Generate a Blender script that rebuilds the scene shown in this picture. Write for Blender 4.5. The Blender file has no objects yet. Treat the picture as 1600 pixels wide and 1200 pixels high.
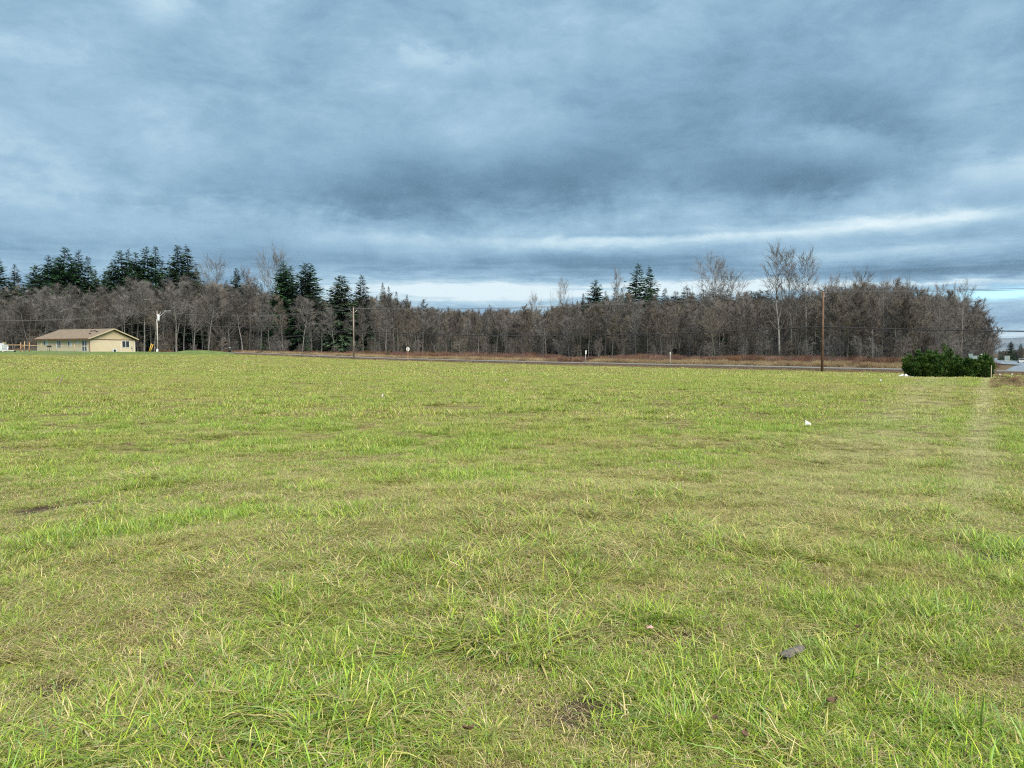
import bpy, bmesh, math, random
import numpy as np
from mathutils import Vector, Matrix
R = math.radians
sc = bpy.context.scene
COL = sc.collection
rnd = random.Random(7)
nr = np.random.RandomState(11)

# ------------------------------------------------------------------ camera, sky, sun, exposure
FPX, CAMZ, YH = 1208.0, 1.65, 552.0
PITCH = math.atan((600 - YH) / FPX)
cd = bpy.data.cameras.new('camera'); cam = bpy.data.objects.new('camera', cd); COL.objects.link(cam)
cd.sensor_width = 36.0; cd.lens = 36.0 * FPX / 1600.0
cd.clip_start = 0.05; cd.clip_end = 60000.0
cam.location = (0, 0, CAMZ); cam.rotation_euler = (math.pi / 2 - PITCH, 0, 0)
sc.camera = cam
SUN_EL, SUN_AZ = R(50), R(150)          # azimuth measured from +Y (view direction) towards +X
EXPO = 2.15
sc.view_settings.view_transform = 'Standard'
sc.view_settings.look = 'None'
sc.view_settings.exposure = EXPO
sc.view_settings.gamma = 1.0
sc.view_settings.use_curve_mapping = False
sc.cycles.max_bounces = 6
sc.cycles.diffuse_bounces = 3
sc.cycles.transmission_bounces = 3
sc.cycles.transparent_max_bounces = 6
sc.cycles.use_denoising = False
sc.cycles.filter_width = 1.15
sc.cycles.caustics_reflective = False
sc.cycles.caustics_refractive = False


class G:
    """tiny node-tree writer"""
    def __init__(s, nt):
        s.nt = nt; nt.nodes.clear()
    def n(s, t, **kw):
        nd = s.nt.nodes.new(t)
        for k, v in kw.items():
            setattr(nd, k, v)
        return nd
    def put(s, sock, v):
        if v is None: return
        if hasattr(v, 'is_output') or isinstance(v, bpy.types.NodeSocket):
            s.nt.links.new(v, sock)
        else:
            if sock.type == 'RGBA' and len(v) == 3: v = (*v, 1)
            sock.default_value = v
    def m(s, op, a, b=None, c=None, clamp=False):
        nd = s.n('ShaderNodeMath', operation=op, use_clamp=clamp)
        for i, v in enumerate((a, b, c)):
            s.put(nd.inputs[i], v)
        return nd.outputs[0]
    def noise(s, vec, scale, detail=4.0, rough=0.55, dist=0.0, dim='3D'):
        nd = s.n('ShaderNodeTexNoise', noise_dimensions=dim)
        s.put(nd.inputs['Vector'], vec)
        nd.inputs['Scale'].default_value = scale; nd.inputs['Detail'].default_value = detail
        nd.inputs['Roughness'].default_value = rough; nd.inputs['Distortion'].default_value = dist
        return nd.outputs[0]
    def mix(s, f, a, b, mode='MIX'):
        nd = s.n('ShaderNodeMix', data_type='RGBA', blend_type=mode)
        s.put(nd.inputs[0], f); s.put(nd.inputs[6], a); s.put(nd.inputs[7], b)
        return nd.outputs[2]
    def ramp(s, f, stops, interp='LINEAR'):
        nd = s.n('ShaderNodeValToRGB'); cr = nd.color_ramp; cr.interpolation = interp
        while len(cr.elements) < len(stops): cr.elements.new(0.5)
        for e, (p, c) in zip(cr.elements, stops):
            e.position = p
            e.color = (c, c, c, 1) if isinstance(c, (int, float)) else (*c, 1)
        s.put(nd.inputs[0], f)
        return nd.outputs[0]
    def sstep(s, x, a, b):
        nd = s.n('ShaderNodeMapRange', interpolation_type='SMOOTHSTEP')
        s.put(nd.inputs[0], x)
        nd.inputs[1].default_value = a; nd.inputs[2].default_value = b
        return nd.outputs[0]
    def vmul(s, vec, k):
        nd = s.n('ShaderNodeVectorMath', operation='MULTIPLY'); s.put(nd.inputs[0], vec); nd.inputs[1].default_value = k
        return nd.outputs[0]


def build_world():
    w = bpy.data.worlds.new('World'); sc.world = w; w.use_nodes = True
    g = G(w.node_tree)
    out = g.n('ShaderNodeOutputWorld'); bg = g.n('ShaderNodeBackground')
    sky = g.n('ShaderNodeTexSky', sky_type='NISHITA', sun_disc=False)
    sky.sun_elevation = SUN_EL; sky.sun_rotation = SUN_AZ
    sky.air_density = 1.0; sky.dust_density = 0.6; sky.ozone_density = 2.0
    tc = g.n('ShaderNodeTexCoord')
    sep = g.n('ShaderNodeSeparateXYZ'); g.put(sep.inputs[0], tc.outputs['Generated'])
    dx, dy, dz = sep.outputs
    dzc = g.m('MAXIMUM', dz, 0.0)
    inv = g.m('DIVIDE', 1.0, g.m('ADD', dzc, 0.075))
    cmb = g.n('ShaderNodeCombineXYZ'); g.put(cmb.inputs[0], g.m('MULTIPLY', dx, inv)); g.put(cmb.inputs[1], g.m('MULTIPLY', dy, inv))
    P = cmb.outputs[0]
    inv2 = g.m('DIVIDE', 1.0, g.m('ADD', dzc, 0.24))
    cm2 = g.n('ShaderNodeCombineXYZ'); g.put(cm2.inputs[0], g.m('MULTIPLY', dx, inv2)); g.put(cm2.inputs[1], g.m('MULTIPLY', dy, inv2)); cm2.inputs[2].default_value = 3.7
    P2 = cm2.outputs[0]
    n1 = g.noise(P2, 1.05, 9, 0.55, 0.4)
    n2 = g.noise(g.vmul(tc.outputs['Generated'], (1.0, 1.0, 1.9)), 5.6, 11, 0.65, 0.30)
    n5 = g.noise(g.vmul(tc.outputs['Generated'], (1, 1, 13.0)), 6.5, 9, 0.66, 0.7)
    low = g.m('SUBTRACT', 1.0, g.sstep(dz, 0.07, 0.15))
    n3 = g.noise(g.vmul(tc.outputs['Generated'], (1, 1, 1.8)), 10.0, 11, 0.65, 0.30)
    n4 = g.noise(g.vmul(tc.outputs['Generated'], (1, 1, 4.0)), 17.0, 8, 0.62, 0.8)
    az = g.m('ARCTAN2', dx, dy); el = g.m('ARCSINE', dz)
    elw = g.m('ADD', el, g.m('MULTIPLY', g.m('SUBTRACT', n3, 0.5), 0.055))
    elw = g.m('ADD', elw, g.m('MULTIPLY', g.m('SUBTRACT', n4, 0.5), 0.020))
    azw = g.m('ADD', az, g.m('MULTIPLY', g.m('SUBTRACT', n1, 0.5), 0.30))
    elt = g.m('ADD', el, g.m('MULTIPLY', g.m('SUBTRACT', n4, 0.5), 0.016))   # less warped, for the streaks near the horizon
    def blob(px, py, hw, hh, amp, e=elw):
        a0 = math.atan((px - 800) / FPX); sa = hw / FPX * math.cos(a0) ** 2
        e0 = math.atan((YH - py) / FPX * math.cos(a0)); se = hh / FPX * math.cos(a0)
        u = g.m('DIVIDE', g.m('SUBTRACT', azw, a0), sa); v = g.m('DIVIDE', g.m('SUBTRACT', e, e0), se)
        q = g.m('ADD', g.m('MULTIPLY', u, u), g.m('MULTIPLY', v, v))
        return g.m('MULTIPLY', g.m('EXPONENT', g.m('MULTIPLY', q, -1.0)), amp)
    D = g.m('ADD', 0.50, g.m('MULTIPLY', g.m('SUBTRACT', n1, 0.5), 0.42))
    D = g.m('ADD', D, g.m('MULTIPLY', g.m('SUBTRACT', n2, 0.5), 0.58))
    D = g.m('ADD', D, g.m('MULTIPLY', g.m('SUBTRACT', n3, 0.5), 0.46))
    D = g.m('ADD', D, g.m('MULTIPLY', g.m('SUBTRACT', n4, 0.5), 0.15))
    D = g.m('ADD', D, g.m('MULTIPLY', g.m('MULTIPLY', g.m('SUBTRACT', n5, 0.5), low), 1.15))
    for b in ((700, 285, 330, 52, .30), (900, 285, 220, 48, .14), (1010, 240, 170, 60, .10), (1290, 282, 150, 32, .36), (1140, 205, 110, 35, .08), (1370, 180, 100, 45, .26), (1440, 215, 90, 25, .16),
              (480, 315, 260, 30, .15), (1200, 60, 420, 110, .10),
              (310, 30, 45, 26, -.18), (700, 100, 80, 17, -.16), (1580, 262, 70, 26, -.22), (1340, 222, 60, 18, -.16), (1000, 60, 160, 40, -.10),
              (120, 120, 200, 60, -.06), (180, 330, 260, 22, -.08)):
        D = g.m('ADD', D, blob(*b))
    for b in ((1010, 412, 620, 19, .30), (1480, 424, 330, 12, .38), (400, 400, 500, 26, .05),
              (940, 380, 190, 11, -.30), (1200, 364, 170, 11, -.26), (1370, 350, 150, 10, -.24), (1520, 337, 130, 11, -.20), (1050, 366, 260, 4, .16), (1400, 394, 260, 13, -.32), (560, 372, 120, 10, -.12),
              (790, 457, 250, 15, -.70), (1130, 448, 200, 11, -.62), (1420, 444, 230, 5, -.40), (800, 500, 900, 18, -.15), (1590, 530, 80, 18, -.30),
              (1590, 490, 120, 14, .22), (1000, 452, 90, 4, .35)):
        D = g.m('ADD', D, blob(*b, e=elt))
    k = 1.13 / 2 ** EXPO
    st = [(0.06, (.69, .82, .88)), (0.26, (.465, .635, .745)), (0.44, (.315, .490, .635)), (0.62, (.222, .372, .520)), (0.80, (.146, .265, .385)), (1.0, (.095, .185, .278))]
    col = g.ramp(D, [(p, tuple(x * k * 10 for x in c)) for p, c in st])
    clear = g.m('MULTIPLY', blob(1570, 458, 120, 9, 1.25, elt), 1.0, clamp=True)
    sk = g.mix(1.0, sky.outputs[0], (0.34, 0.50, 0.62), 'MULTIPLY')
    col = g.mix(clear, col, sk)
    g.put(bg.inputs[0], col); bg.inputs[1].default_value = 0.10
    g.put(out.inputs[0], bg.outputs[0])


build_world()
sl = bpy.data.lights.new('sun', 'SUN'); so = bpy.data.objects.new('sun', sl); COL.objects.link(so)
sl.energy = 1.5; sl.angle = R(40); sl.color = (1.0, 0.94, 0.82)
sd = Vector((math.sin(SUN_AZ) * math.cos(SUN_EL), math.cos(SUN_AZ) * math.cos(SUN_EL), math.sin(SUN_EL)))
so.rotation_euler = sd.to_track_quat('Z', 'Y').to_euler(); so.location = sd * 100

# ------------------------------------------------------------------ numpy value noise
_T = nr.rand(256, 256)
def vnoise(x, y):
    xi = np.floor(x).astype(int); yi = np.floor(y).astype(int)
    fx = x - xi; fy = y - yi
    fx = fx * fx * (3 - 2 * fx); fy = fy * fy * (3 - 2 * fy)
    a = _T[xi & 255, yi & 255]; b = _T[(xi + 1) & 255, yi & 255]; c = _T[xi & 255, (yi + 1) & 255]; d = _T[(xi + 1) & 255, (yi + 1) & 255]
    return (a * (1 - fx) + b * fx) * (1 - fy) + (c * (1 - fx) + d * fx) * fy
def fbm(x, y, s, o=4):
    r = 0; a = .5; t = 0
    for i in range(o):
        r = r + a * vnoise(x * s + 17.3 * i + 100, y * s + 9.1 * i + 100); t += a; a *= .5; s *= 2.03
    return r / t

# ------------------------------------------------------------------ pixel -> place, ground shape
def P(px, py, d):
    """the point on the ray through the photograph's pixel at depth y = d"""
    u = (px - 800) / FPX; v = (600 - py) / FPX
    c, s = math.cos(PITCH), math.sin(PITCH)
    fy, fz = c + v * s, -s + v * c
    k = d / fy
    return np.array((u * k, d, CAMZ + fz * k))

_ctl = [(0, 0, 0), (-3, 4, 0), (3, 4, 0), (-10, 10, .0), (10, 10, -.03), (0, 20, -.02), (-22, 22, .08), (20, 22, -.10), (0, -15, 0), (-30, -5, .1), (30, -5, -.05),
        (0, 45, -.05)]
for q in ((135, 551, 150), (247, 551, 193), (553, 561.5, 157), (1285, 580.5, 101), (1560, 585, 91), (1480, 591, 66), (1595, 594, 50), (1590, 573, 160), (1563, 565, 290),
          (850, 556, 250), (20, 551, 140), (-300, 549, 150), (914, 571, 126), (0, 549, 215), (1200, 562, 165), (1420, 566, 140), (600, 556, 215)):
    _ctl.append(tuple(P(*q)))
_C = np.array(_ctl)
def _U(r): return np.where(r > 1e-9, r * r * np.log(np.maximum(r, 1e-9)), 0)
_n = len(_C)
_A = np.zeros((_n + 3, _n + 3))
_dd = np.hypot(_C[:, None, 0] - _C[None, :, 0], _C[:, None, 1] - _C[None, :, 1]) / 100
_A[:_n, :_n] = _U(_dd) + np.eye(_n) * 0.004
_A[:_n, _n] = 1; _A[:_n, _n + 1] = _C[:, 0] / 100; _A[:_n, _n + 2] = _C[:, 1] / 100
_A[_n:, :_n] = _A[:_n, _n:].T
_W = np.linalg.solve(_A, np.concatenate([_C[:, 2], np.zeros(3)]))
def zg(x, y):
    x = np.asarray(x, float); y = np.asarray(y, float); sh = x.shape
    xf = x.ravel(); yf = y.ravel()
    rr = np.hypot(xf, yf); lim = np.minimum(1, 330 / np.maximum(rr, 1e-6))
    xs, ys = xf * lim, yf * lim
    z = np.full(xf.shape, _W[_n]) + _W[_n + 1] * xs / 100 + _W[_n + 2] * ys / 100
    for i in range(_n):
        z = z + _W[i] * _U(np.hypot(xs - _C[i, 0], ys - _C[i, 1]) / 100)
    far = np.clip((rr - 230) / 170, 0, 1); far = far * far * (3 - 2 * far)
    z = z * (1 - far) + (-2.6) * far
    near = np.clip(1 - rr / 160, 0, 1)
    z = z + near * (fbm(xf, yf, .9, 3) - .5) * .10 + near * (fbm(xf, yf, .13, 2) - .5) * .22
    back = np.clip((-yf - 5) / 30, 0, 1)
    z = z * (1 - back)
    z = z.reshape(sh)
    return float(z) if sh == () else z
def hit(px, py):
    """where the photograph's pixel meets the ground"""
    ds_ = np.geomspace(2.0, 420, 1200)
    q = np.stack([P(px, py, 1.0) - np.array((0, 0, CAMZ))] * 1200) * ds_[:, None]
    zz = zg(q[:, 0], q[:, 1])
    i = np.argmax(q[:, 2] + CAMZ <= zz)
    return Vector((q[i, 0], q[i, 1], zz[i]))
def gp(px, d):
    x = (px - 800) / FPX * d / math.cos(PITCH) * math.cos(PITCH)
    return Vector((x, d, zg(x, d)))

# ------------------------------------------------------------------ materials
def mat(name, color, rough=.8, var=None, vs=1.0, bump=None, metal=0.0, trans=None, attr=None, spec=.3, detail=5, obj=False):
    m = bpy.data.materials.new(name); m.use_nodes = True
    g = G(m.node_tree)
    out = g.n('ShaderNodeOutputMaterial'); b = g.n('ShaderNodeBsdfPrincipled')
    geo = g.n('ShaderNodeNewGeometry')
    c = color
    if attr:
        a = g.n('ShaderNodeAttribute', attribute_name=attr); c = a.outputs['Color']
    if var:
        nz = g.noise(geo.outputs['Position'], vs, detail, .6)
        f = g.sstep(nz, .36, .64)
        c = g.mix(f, c, g.mix(1.0, c, var, 'MULTIPLY') if attr else var)
    if obj:
        oi = g.n('ShaderNodeObjectInfo')
        hsv = g.n('ShaderNodeHueSaturation')
        g.put(hsv.inputs['Color'], c); g.put(hsv.inputs['Value'], g.m('ADD', .66, g.m('MULTIPLY', oi.outputs['Random'], .68)))
        r2 = g.m('FRACT', g.m('MULTIPLY', oi.outputs['Random'], 7.31)); g.put(hsv.inputs['Hue'], g.m('ADD', .478, g.m('MULTIPLY', r2, .040))); g.put(hsv.inputs['Saturation'], g.m('ADD', .8, g.m('MULTIPLY', r2, .5)))
        c = hsv.outputs[0]
    g.put(b.inputs['Base Color'], c)
    b.inputs['Roughness'].default_value = rough; b.inputs['Metallic'].default_value = metal
    b.inputs['Specular IOR Level'].default_value = spec
    if bump:
        bn = g.n('ShaderNodeBump'); bn.inputs['Strength'].default_value = bump[1]; bn.inputs['Distance'].default_value = bump[2] if len(bump) > 2 else .02
        g.put(bn.inputs['Height'], g.noise(geo.outputs['Position'], bump[0], 5, .6)); g.put(b.inputs['Normal'], bn.outputs[0])
    sh = b.outputs[0]
    if trans:
        t = g.n('ShaderNodeBsdfTranslucent'); g.put(t.inputs[0], c)
        mx = g.n('ShaderNodeMixShader'); mx.inputs[0].default_value = trans
        g.put(mx.inputs[1], sh); g.put(mx.inputs[2], t.outputs[0]); sh = mx.outputs[0]
    g.put(out.inputs[0], sh)
    return m

def grass_color(g, base, pos):
    """living colour of the sward: greener and drier patches, worn wheel tracks (albedo only)"""
    nA = g.noise(pos, .085, 4, .6, .3); nB = g.noise(pos, .55, 4, .6); nC = g.noise(pos, 2.3, 3, .6)
    dry = g.m('ADD', g.m('MULTIPLY', nA, .55), g.m('ADD', g.m('MULTIPLY', nB, .35), g.m('MULTIPLY', nC, .22)))
    dryf = g.sstep(dry, .50, .70)
    sep = g.n('ShaderNodeSeparateXYZ'); g.put(sep.inputs[0], pos)
    x, y = sep.outputs[0], sep.outputs[1]
    tr = None
    for (x0, y0, x1, y1, w, amp) in TRACKS:
        L = math.hypot(x1 - x0, y1 - y0); nx, ny = (y1 - y0) / L, -(x1 - x0) / L
        dd = g.m('ADD', g.m('MULTIPLY', x, nx), g.m('ADD', g.m('MULTIPLY', y, ny), -(x0 * nx + y0 * ny)))
        dd = g.m('ADD', dd, g.m('MULTIPLY', g.m('SUBTRACT', nB, .5), .4))
        q = g.m('DIVIDE', dd, w)
        v = g.m('MULTIPLY', g.m('EXPONENT', g.m('MULTIPLY', g.m('MULTIPLY', q, q), -1)), amp)
        tr = v if tr is None else g.m('MAXIMUM', tr, v)
    far = g.sstep(y, 5, 13)
    tr = g.m('MULTIPLY', tr, far)
    c = g.mix(g.m('MULTIPLY', dryf, .60), base, g.mix(.7, g.mix(1.0, base, (1.25, .98, .85), 'MULTIPLY'), (.42, .355, .15)))
    c = g.mix(g.m('MULTIPLY', tr, .75), c, (.52, .49, .26))
    return c

TRACKS = [(7.2, 11.9, 27, 44, .30, .85), (5.2, 11.9, 19.6, 37, .8, .48), (6.1, 11.9, 22.6, 40, .35, .40), (8.6, 11.9, 31.5, 46, .30, .35)]

def blade_mat():
    m = bpy.data.materials.new('grass_blade'); m.use_nodes = True
    g = G(m.node_tree)
    out = g.n('ShaderNodeOutputMaterial'); b = g.n('ShaderNodeBsdfPrincipled')
    geo = g.n('ShaderNodeNewGeometry'); a = g.n('ShaderNodeAttribute', attribute_name='Col')
    c = grass_color(g, a.outputs['Color'], geo.outputs['Position'])
    g.put(b.inputs['Base Color'], c); b.inputs['Roughness'].default_value = .5; b.inputs['Specular IOR Level'].default_value = .35
    t = g.n('ShaderNodeBsdfTranslucent'); g.put(t.inputs[0], c)
    mx = g.n('ShaderNodeMixShader'); mx.inputs[0].default_value = .30
    g.put(mx.inputs[1], b.outputs[0]); g.put(mx.inputs[2], t.outputs[0]); g.put(out.inputs[0], mx.outputs[0])
    return m

SPOTPX = ((60, 800, .32), (150, 790, .28), (920, 1112, .22), (1095, 1002, .19), (1280, 1000, .13), (860, 1050, .12), (450, 905, .13), (1440, 1090, .12), (605, 1025, .15), (1205, 850, .28), (1270, 880, .25), (1550, 870, .3), (1000, 1010, .12), (300, 940, .2), (700, 930, .2), (90, 1080, .16))
def field_mat():
    m = bpy.data.materials.new('field_turf'); m.use_nodes = True
    g = G(m.node_tree)
    out = g.n('ShaderNodeOutputMaterial'); b = g.n('ShaderNodeBsdfPrincipled')
    geo = g.n('ShaderNodeNewGeometry'); pos = geo.outputs['Position']
    sep = g.n('ShaderNodeSeparateXYZ'); g.put(sep.inputs[0], pos)
    fine = g.noise(pos, 9, 6, .7); mid = g.noise(pos, 1.6, 5, .65)
    turf = g.mix(g.sstep(fine, .35, .68), (.125, .135, .030), (.25, .26, .062))
    turf = g.mix(g.sstep(mid, .5, .75), turf, (.13, .165, .032))
    turf = grass_color(g, turf, pos)
    thatch = g.mix(g.sstep(fine, .38, .62), (.085, .062, .034), (.23, .185, .090))
    dist = g.m('SQRT', g.m('ADD', g.m('MULTIPLY', sep.outputs[0], sep.outputs[0]), g.m('MULTIPLY', sep.outputs[1], sep.outputs[1])))
    c = g.mix(g.sstep(mid, .36, .68), thatch, turf)
    for px, py, rr in SPOTPX:                # scars of bare soil
        p = hit(px, py); cx = g.m('SUBTRACT', sep.outputs[0], p.x); cy = g.m('SUBTRACT', sep.outputs[1], p.y)
        q = g.m('ADD', g.m('SQRT', g.m('ADD', g.m('MULTIPLY', cx, cx), g.m('MULTIPLY', cy, cy))), g.m('MULTIPLY', g.m('SUBTRACT', fine, .5), .5 * rr))
        c = g.mix(g.m('SUBTRACT', 1.0, g.sstep(q, rr * .4, rr * 1.4)), c, (.075, .055, .038))
    # wood floor and verge beyond the road line: dead leaves and mud
    s = g.m('ADD', g.m('MULTIPLY', sep.outputs[0], .612), g.m('MULTIPLY', sep.outputs[1], .791))
    wood = g.sstep(s, WOODS - 1.5, WOODS + 2.5)
    c = g.mix(wood, c, g.mix(g.sstep(mid, .35, .65), (.075, .052, .036), (.17, .13, .075)))
    g.put(b.inputs['Base Color'], c); b.inputs['Roughness'].default_value = .95; b.inputs['Specular IOR Level'].default_value = .1
    bn = g.n('ShaderNodeBump'); bn.inputs['Strength'].default_value = .9; bn.inputs['Distance'].default_value = .06
    g.put(bn.inputs['Height'], g.m('ADD', fine, mid)); g.put(b.inputs['Normal'], bn.outputs[0])
    g.put(out.inputs[0], b.outputs[0])
    return m

# line of the poles and of the road behind them
PD = Vector((-.791, .612, 0)); PN = Vector((.612, .791, 0))
POLE1 = gp(1284.5, 101.0); POLE2 = gp(553, 157.0); POLE3 = gp(247, 193.0)
WOODS = 24.8 + 79.9 + 12.0
_s0 = POLE1.x * .612 + POLE1.y * .791
WOODS = _s0 + 11.0
M = {}
def mk():
    M['field'] = field_mat(); M['blade'] = blade_mat()
    M['asphalt'] = mat('asphalt', (.17, .168, .16), .95, (.22, .215, .205), 1.3, (30, .3, .01), spec=.08)
    M['wetroad'] = mat('wet_asphalt', (.16, .17, .18), .28, (.22, .23, .24), .6, (20, .2, .01), spec=.6)
    M['paint'] = mat('road_paint', (.72, .72, .70), .6)
    M['bark'] = mat('alder_bark', (.205, .198, .188), .85, (.13, .124, .115), 1.1, obj=True)
    M['bark2'] = mat('cottonwood_bark', (.29, .272, .245), .85, (.19, .178, .16), 1.0)
    M['twig'] = mat('grey_twigs', (.158, .140, .122), .85, (.126, .107, .090), .10, obj=True)
    M['twig2'] = mat('pale_twigs', (.178, .168, .160), .85, (.136, .124, .115), .2, obj=True)
    M['twig3'] = mat('fine_twigs', (.20, .185, .168), .85, (.155, .14, .125), .2, obj=True)
    M['cbark'] = mat('conifer_bark', (.13, .095, .07), .9, (.08, .06, .045), 1.5)
    M['needle'] = mat('fir_needles', (.050, .090, .040), .6, (.029, .058, .031), .35, trans=.12, obj=True)
    M['needle2'] = mat('cedar_needles', (.070, .096, .052), .6, (.050, .070, .044), .35, trans=.12, obj=True)
    M['shrub'] = mat('shrub_needles', (.032, .082, .016), .5, (.064, .115, .017), 1.6, trans=.15)
    M['bramble'] = mat('bramble_stems', (.120, .058, .044), .85, (.20, .128, .088), .22, obj=True)
    M['straw'] = mat('dead_grass', (.42, .32, .18), .8, (.29, .205, .115), .3, trans=.2)
    M['wall'] = mat('cream_siding', (.57, .485, .345), .6, (.54, .455, .32), .5)
    M['gable'] = mat('cream_boards', (.52, .435, .285), .6, (.48, .395, .255), .6)
    M['postw'] = mat('weathered_white', (.42, .40, .37), .7, (.34, .32, .30), 3)
    M['trimw'] = mat('white_trim', (.74, .73, .69), .5, (.66, .65, .61), 1.0)
    M['brown'] = mat('brown_fascia', (.16, .085, .05), .6, (.12, .065, .04), 1.0)
    M['roof'] = mat('brown_shingles', (.225, .172, .125), .9, (.170, .128, .092), 2.2, (9, .5, .03))
    M['glass'] = mat('dark_glass', (.035, .045, .055), .12, spec=.7)
    M['curtain'] = mat('pale_blind', (.38, .44, .50), .3, spec=.6)
    M['dark'] = mat('black_metal', (.025, .025, .028), .5, (.04, .04, .042), 3)
    M['grey'] = mat('grey_metal', (.42, .44, .44), .4, (.33, .35, .35), 2.0, metal=.2)
    M['signback'] = mat('grey_green_sign', (.20, .265, .27), .45, (.16, .22, .23), 1.5)
    M['white'] = mat('white_plastic', (.66, .67, .67), .45, (.58, .59, .60), 2.0)
    M['pole'] = mat('creosote_pole', (.165, .095, .062), .85, (.10, .060, .042), 1.6, (14, .4, .02))
    M['polegrey'] = mat('weathered_pole', (.31, .245, .205), .85, (.20, .15, .125), 1.2, (14, .4, .02))
    M['wire'] = mat('bare_wire', (.15, .145, .155), .6)
    M['cable'] = mat('black_cable', (.035, .035, .038), .6)
    M['yellow'] = mat('yellow_guard', (.70, .44, .05), .5, (.60, .36, .05), 3)
    M['lumber'] = mat('weathered_lumber', (.47, .33, .19), .8, (.34, .225, .13), 2.0)
    M['lumber2'] = mat('reddish_lumber', (.43, .24, .13), .8, (.33, .18, .10), 2.0)
    M['mossy'] = mat('mossy_post', (.36, .33, .16), .9, (.24, .20, .11), 2.5)
    M['stake'] = mat('bare_stake', (.42, .36, .26), .7, (.33, .28, .20), 4.0)
    M['pink'] = mat('pink_ribbon', (.60, .34, .32), .6)
    M['leaf'] = mat('brown_leaf', (.10, .055, .035), .7, (.16, .105, .065), 14)
    M['barkbit'] = mat('grey_bark', (.17, .15, .135), .9, (.085, .075, .07), 26, (40, .8, .01))
    M['lawn'] = mat('lawn_turf', (.085, .130, .030), .95, (.135, .175, .050), .7, (6, .8, .06))
    M['mountain'] = mat('snowy_ridge', (.045, .068, .085), .95, (.13, .155, .18), .0009)
    M['soil'] = mat('bare_soil', (.075, .052, .036), .95, (.14, .105, .07), 6.0, (14, .8, .05))
mk()

# ------------------------------------------------------------------ object helpers
def link(o, parent=None):
    COL.objects.link(o)
    if parent: o.parent = parent
    return o
def mesh(name, V, F, m=None, smooth=False, cols=None):
    me = bpy.data.meshes.new(name)
    me.from_pydata([tuple(v) for v in V], [], F)
    if m is not None: me.materials.append(m)
    if cols is not None:
        ca = me.color_attributes.new('Col', 'FLOAT_COLOR', 'POINT')
        ca.data.foreach_set('color', np.asarray(cols, np.float32).ravel())
    if smooth:
        me.polygons.foreach_set('use_smooth', [True] * len(me.polygons))
    me.update()
    return me
def tag(o, label=None, cat=None, group=None, kind=None):
    if label: o['label'] = label
    if cat: o['category'] = cat
    if group: o['group'] = group
    if kind: o['kind'] = kind
    return o
def empty(name, loc, rz=0.0):
    o = bpy.data.objects.new(name, None); COL.objects.link(o)
    o.location = loc; o.rotation_euler = (0, 0, rz); o.empty_display_size = .1
    return o
class MB:
    """collects simple solids; build() makes them one mesh object"""
    def __init__(s): s.V = []; s.F = []
    def box(s, c, size, rot=None):
        hx, hy, hz = size[0] / 2, size[1] / 2, size[2] / 2
        b = len(s.V)
        for dz in (-hz, hz):
            for dx, dy in ((-hx, -hy), (hx, -hy), (hx, hy), (-hx, hy)):
                v = Vector((dx, dy, dz))
                if rot is not None: v = rot @ v
                s.V.append(tuple(v + Vector(c)))
        s.F += [(b, b + 3, b + 2, b + 1), (b + 4, b + 5, b + 6, b + 7)] + [(b + i, b + (i + 1) % 4, b + 4 + (i + 1) % 4, b + 4 + i) for i in range(4)]
        return s
    def bar(s, a, b, w, h):
        a = Vector(a); b = Vector(b); d = b - a
        q = d.to_track_quat('X', 'Z').to_matrix()
        return s.box((a + b) / 2, (d.length, w, h), q)
    def tube(s, pts, radii, n=8, cap=True):
        pts = [Vector(p) for p in pts]
        if isinstance(radii, (int, float)): radii = [radii] * len(pts)
        b = len(s.V)
        for i, p in enumerate(pts):
            d = (pts[min(i + 1, len(pts) - 1)] - pts[max(i - 1, 0)]).normalized()
            e = d.orthogonal().normalized() if abs(d.z) > .95 else d.cross(Vector((0, 0, 1))).normalized()
            f = d.cross(e)
            for k in range(n):
                t = 2 * math.pi * k / n
                s.V.append(tuple(p + (e * math.cos(t) + f * math.sin(t)) * radii[i]))
        for i in range(len(pts) - 1):
            for k in range(n):
                k2 = (k + 1) % n
                s.F.append((b + i * n + k, b + i * n + k2, b + (i + 1) * n + k2, b + (i + 1) * n + k))
        if cap:
            s.F.append(tuple(b + k for k in range(n))[::-1]); e = b + (len(pts) - 1) * n; s.F.append(tuple(e + k for k in range(n)))
        return s
    def build(s, name, m, parent=None, smooth=False):
        return link(bpy.data.objects.new(name, mesh(name, s.V, s.F, m, smooth)), parent)

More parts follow.
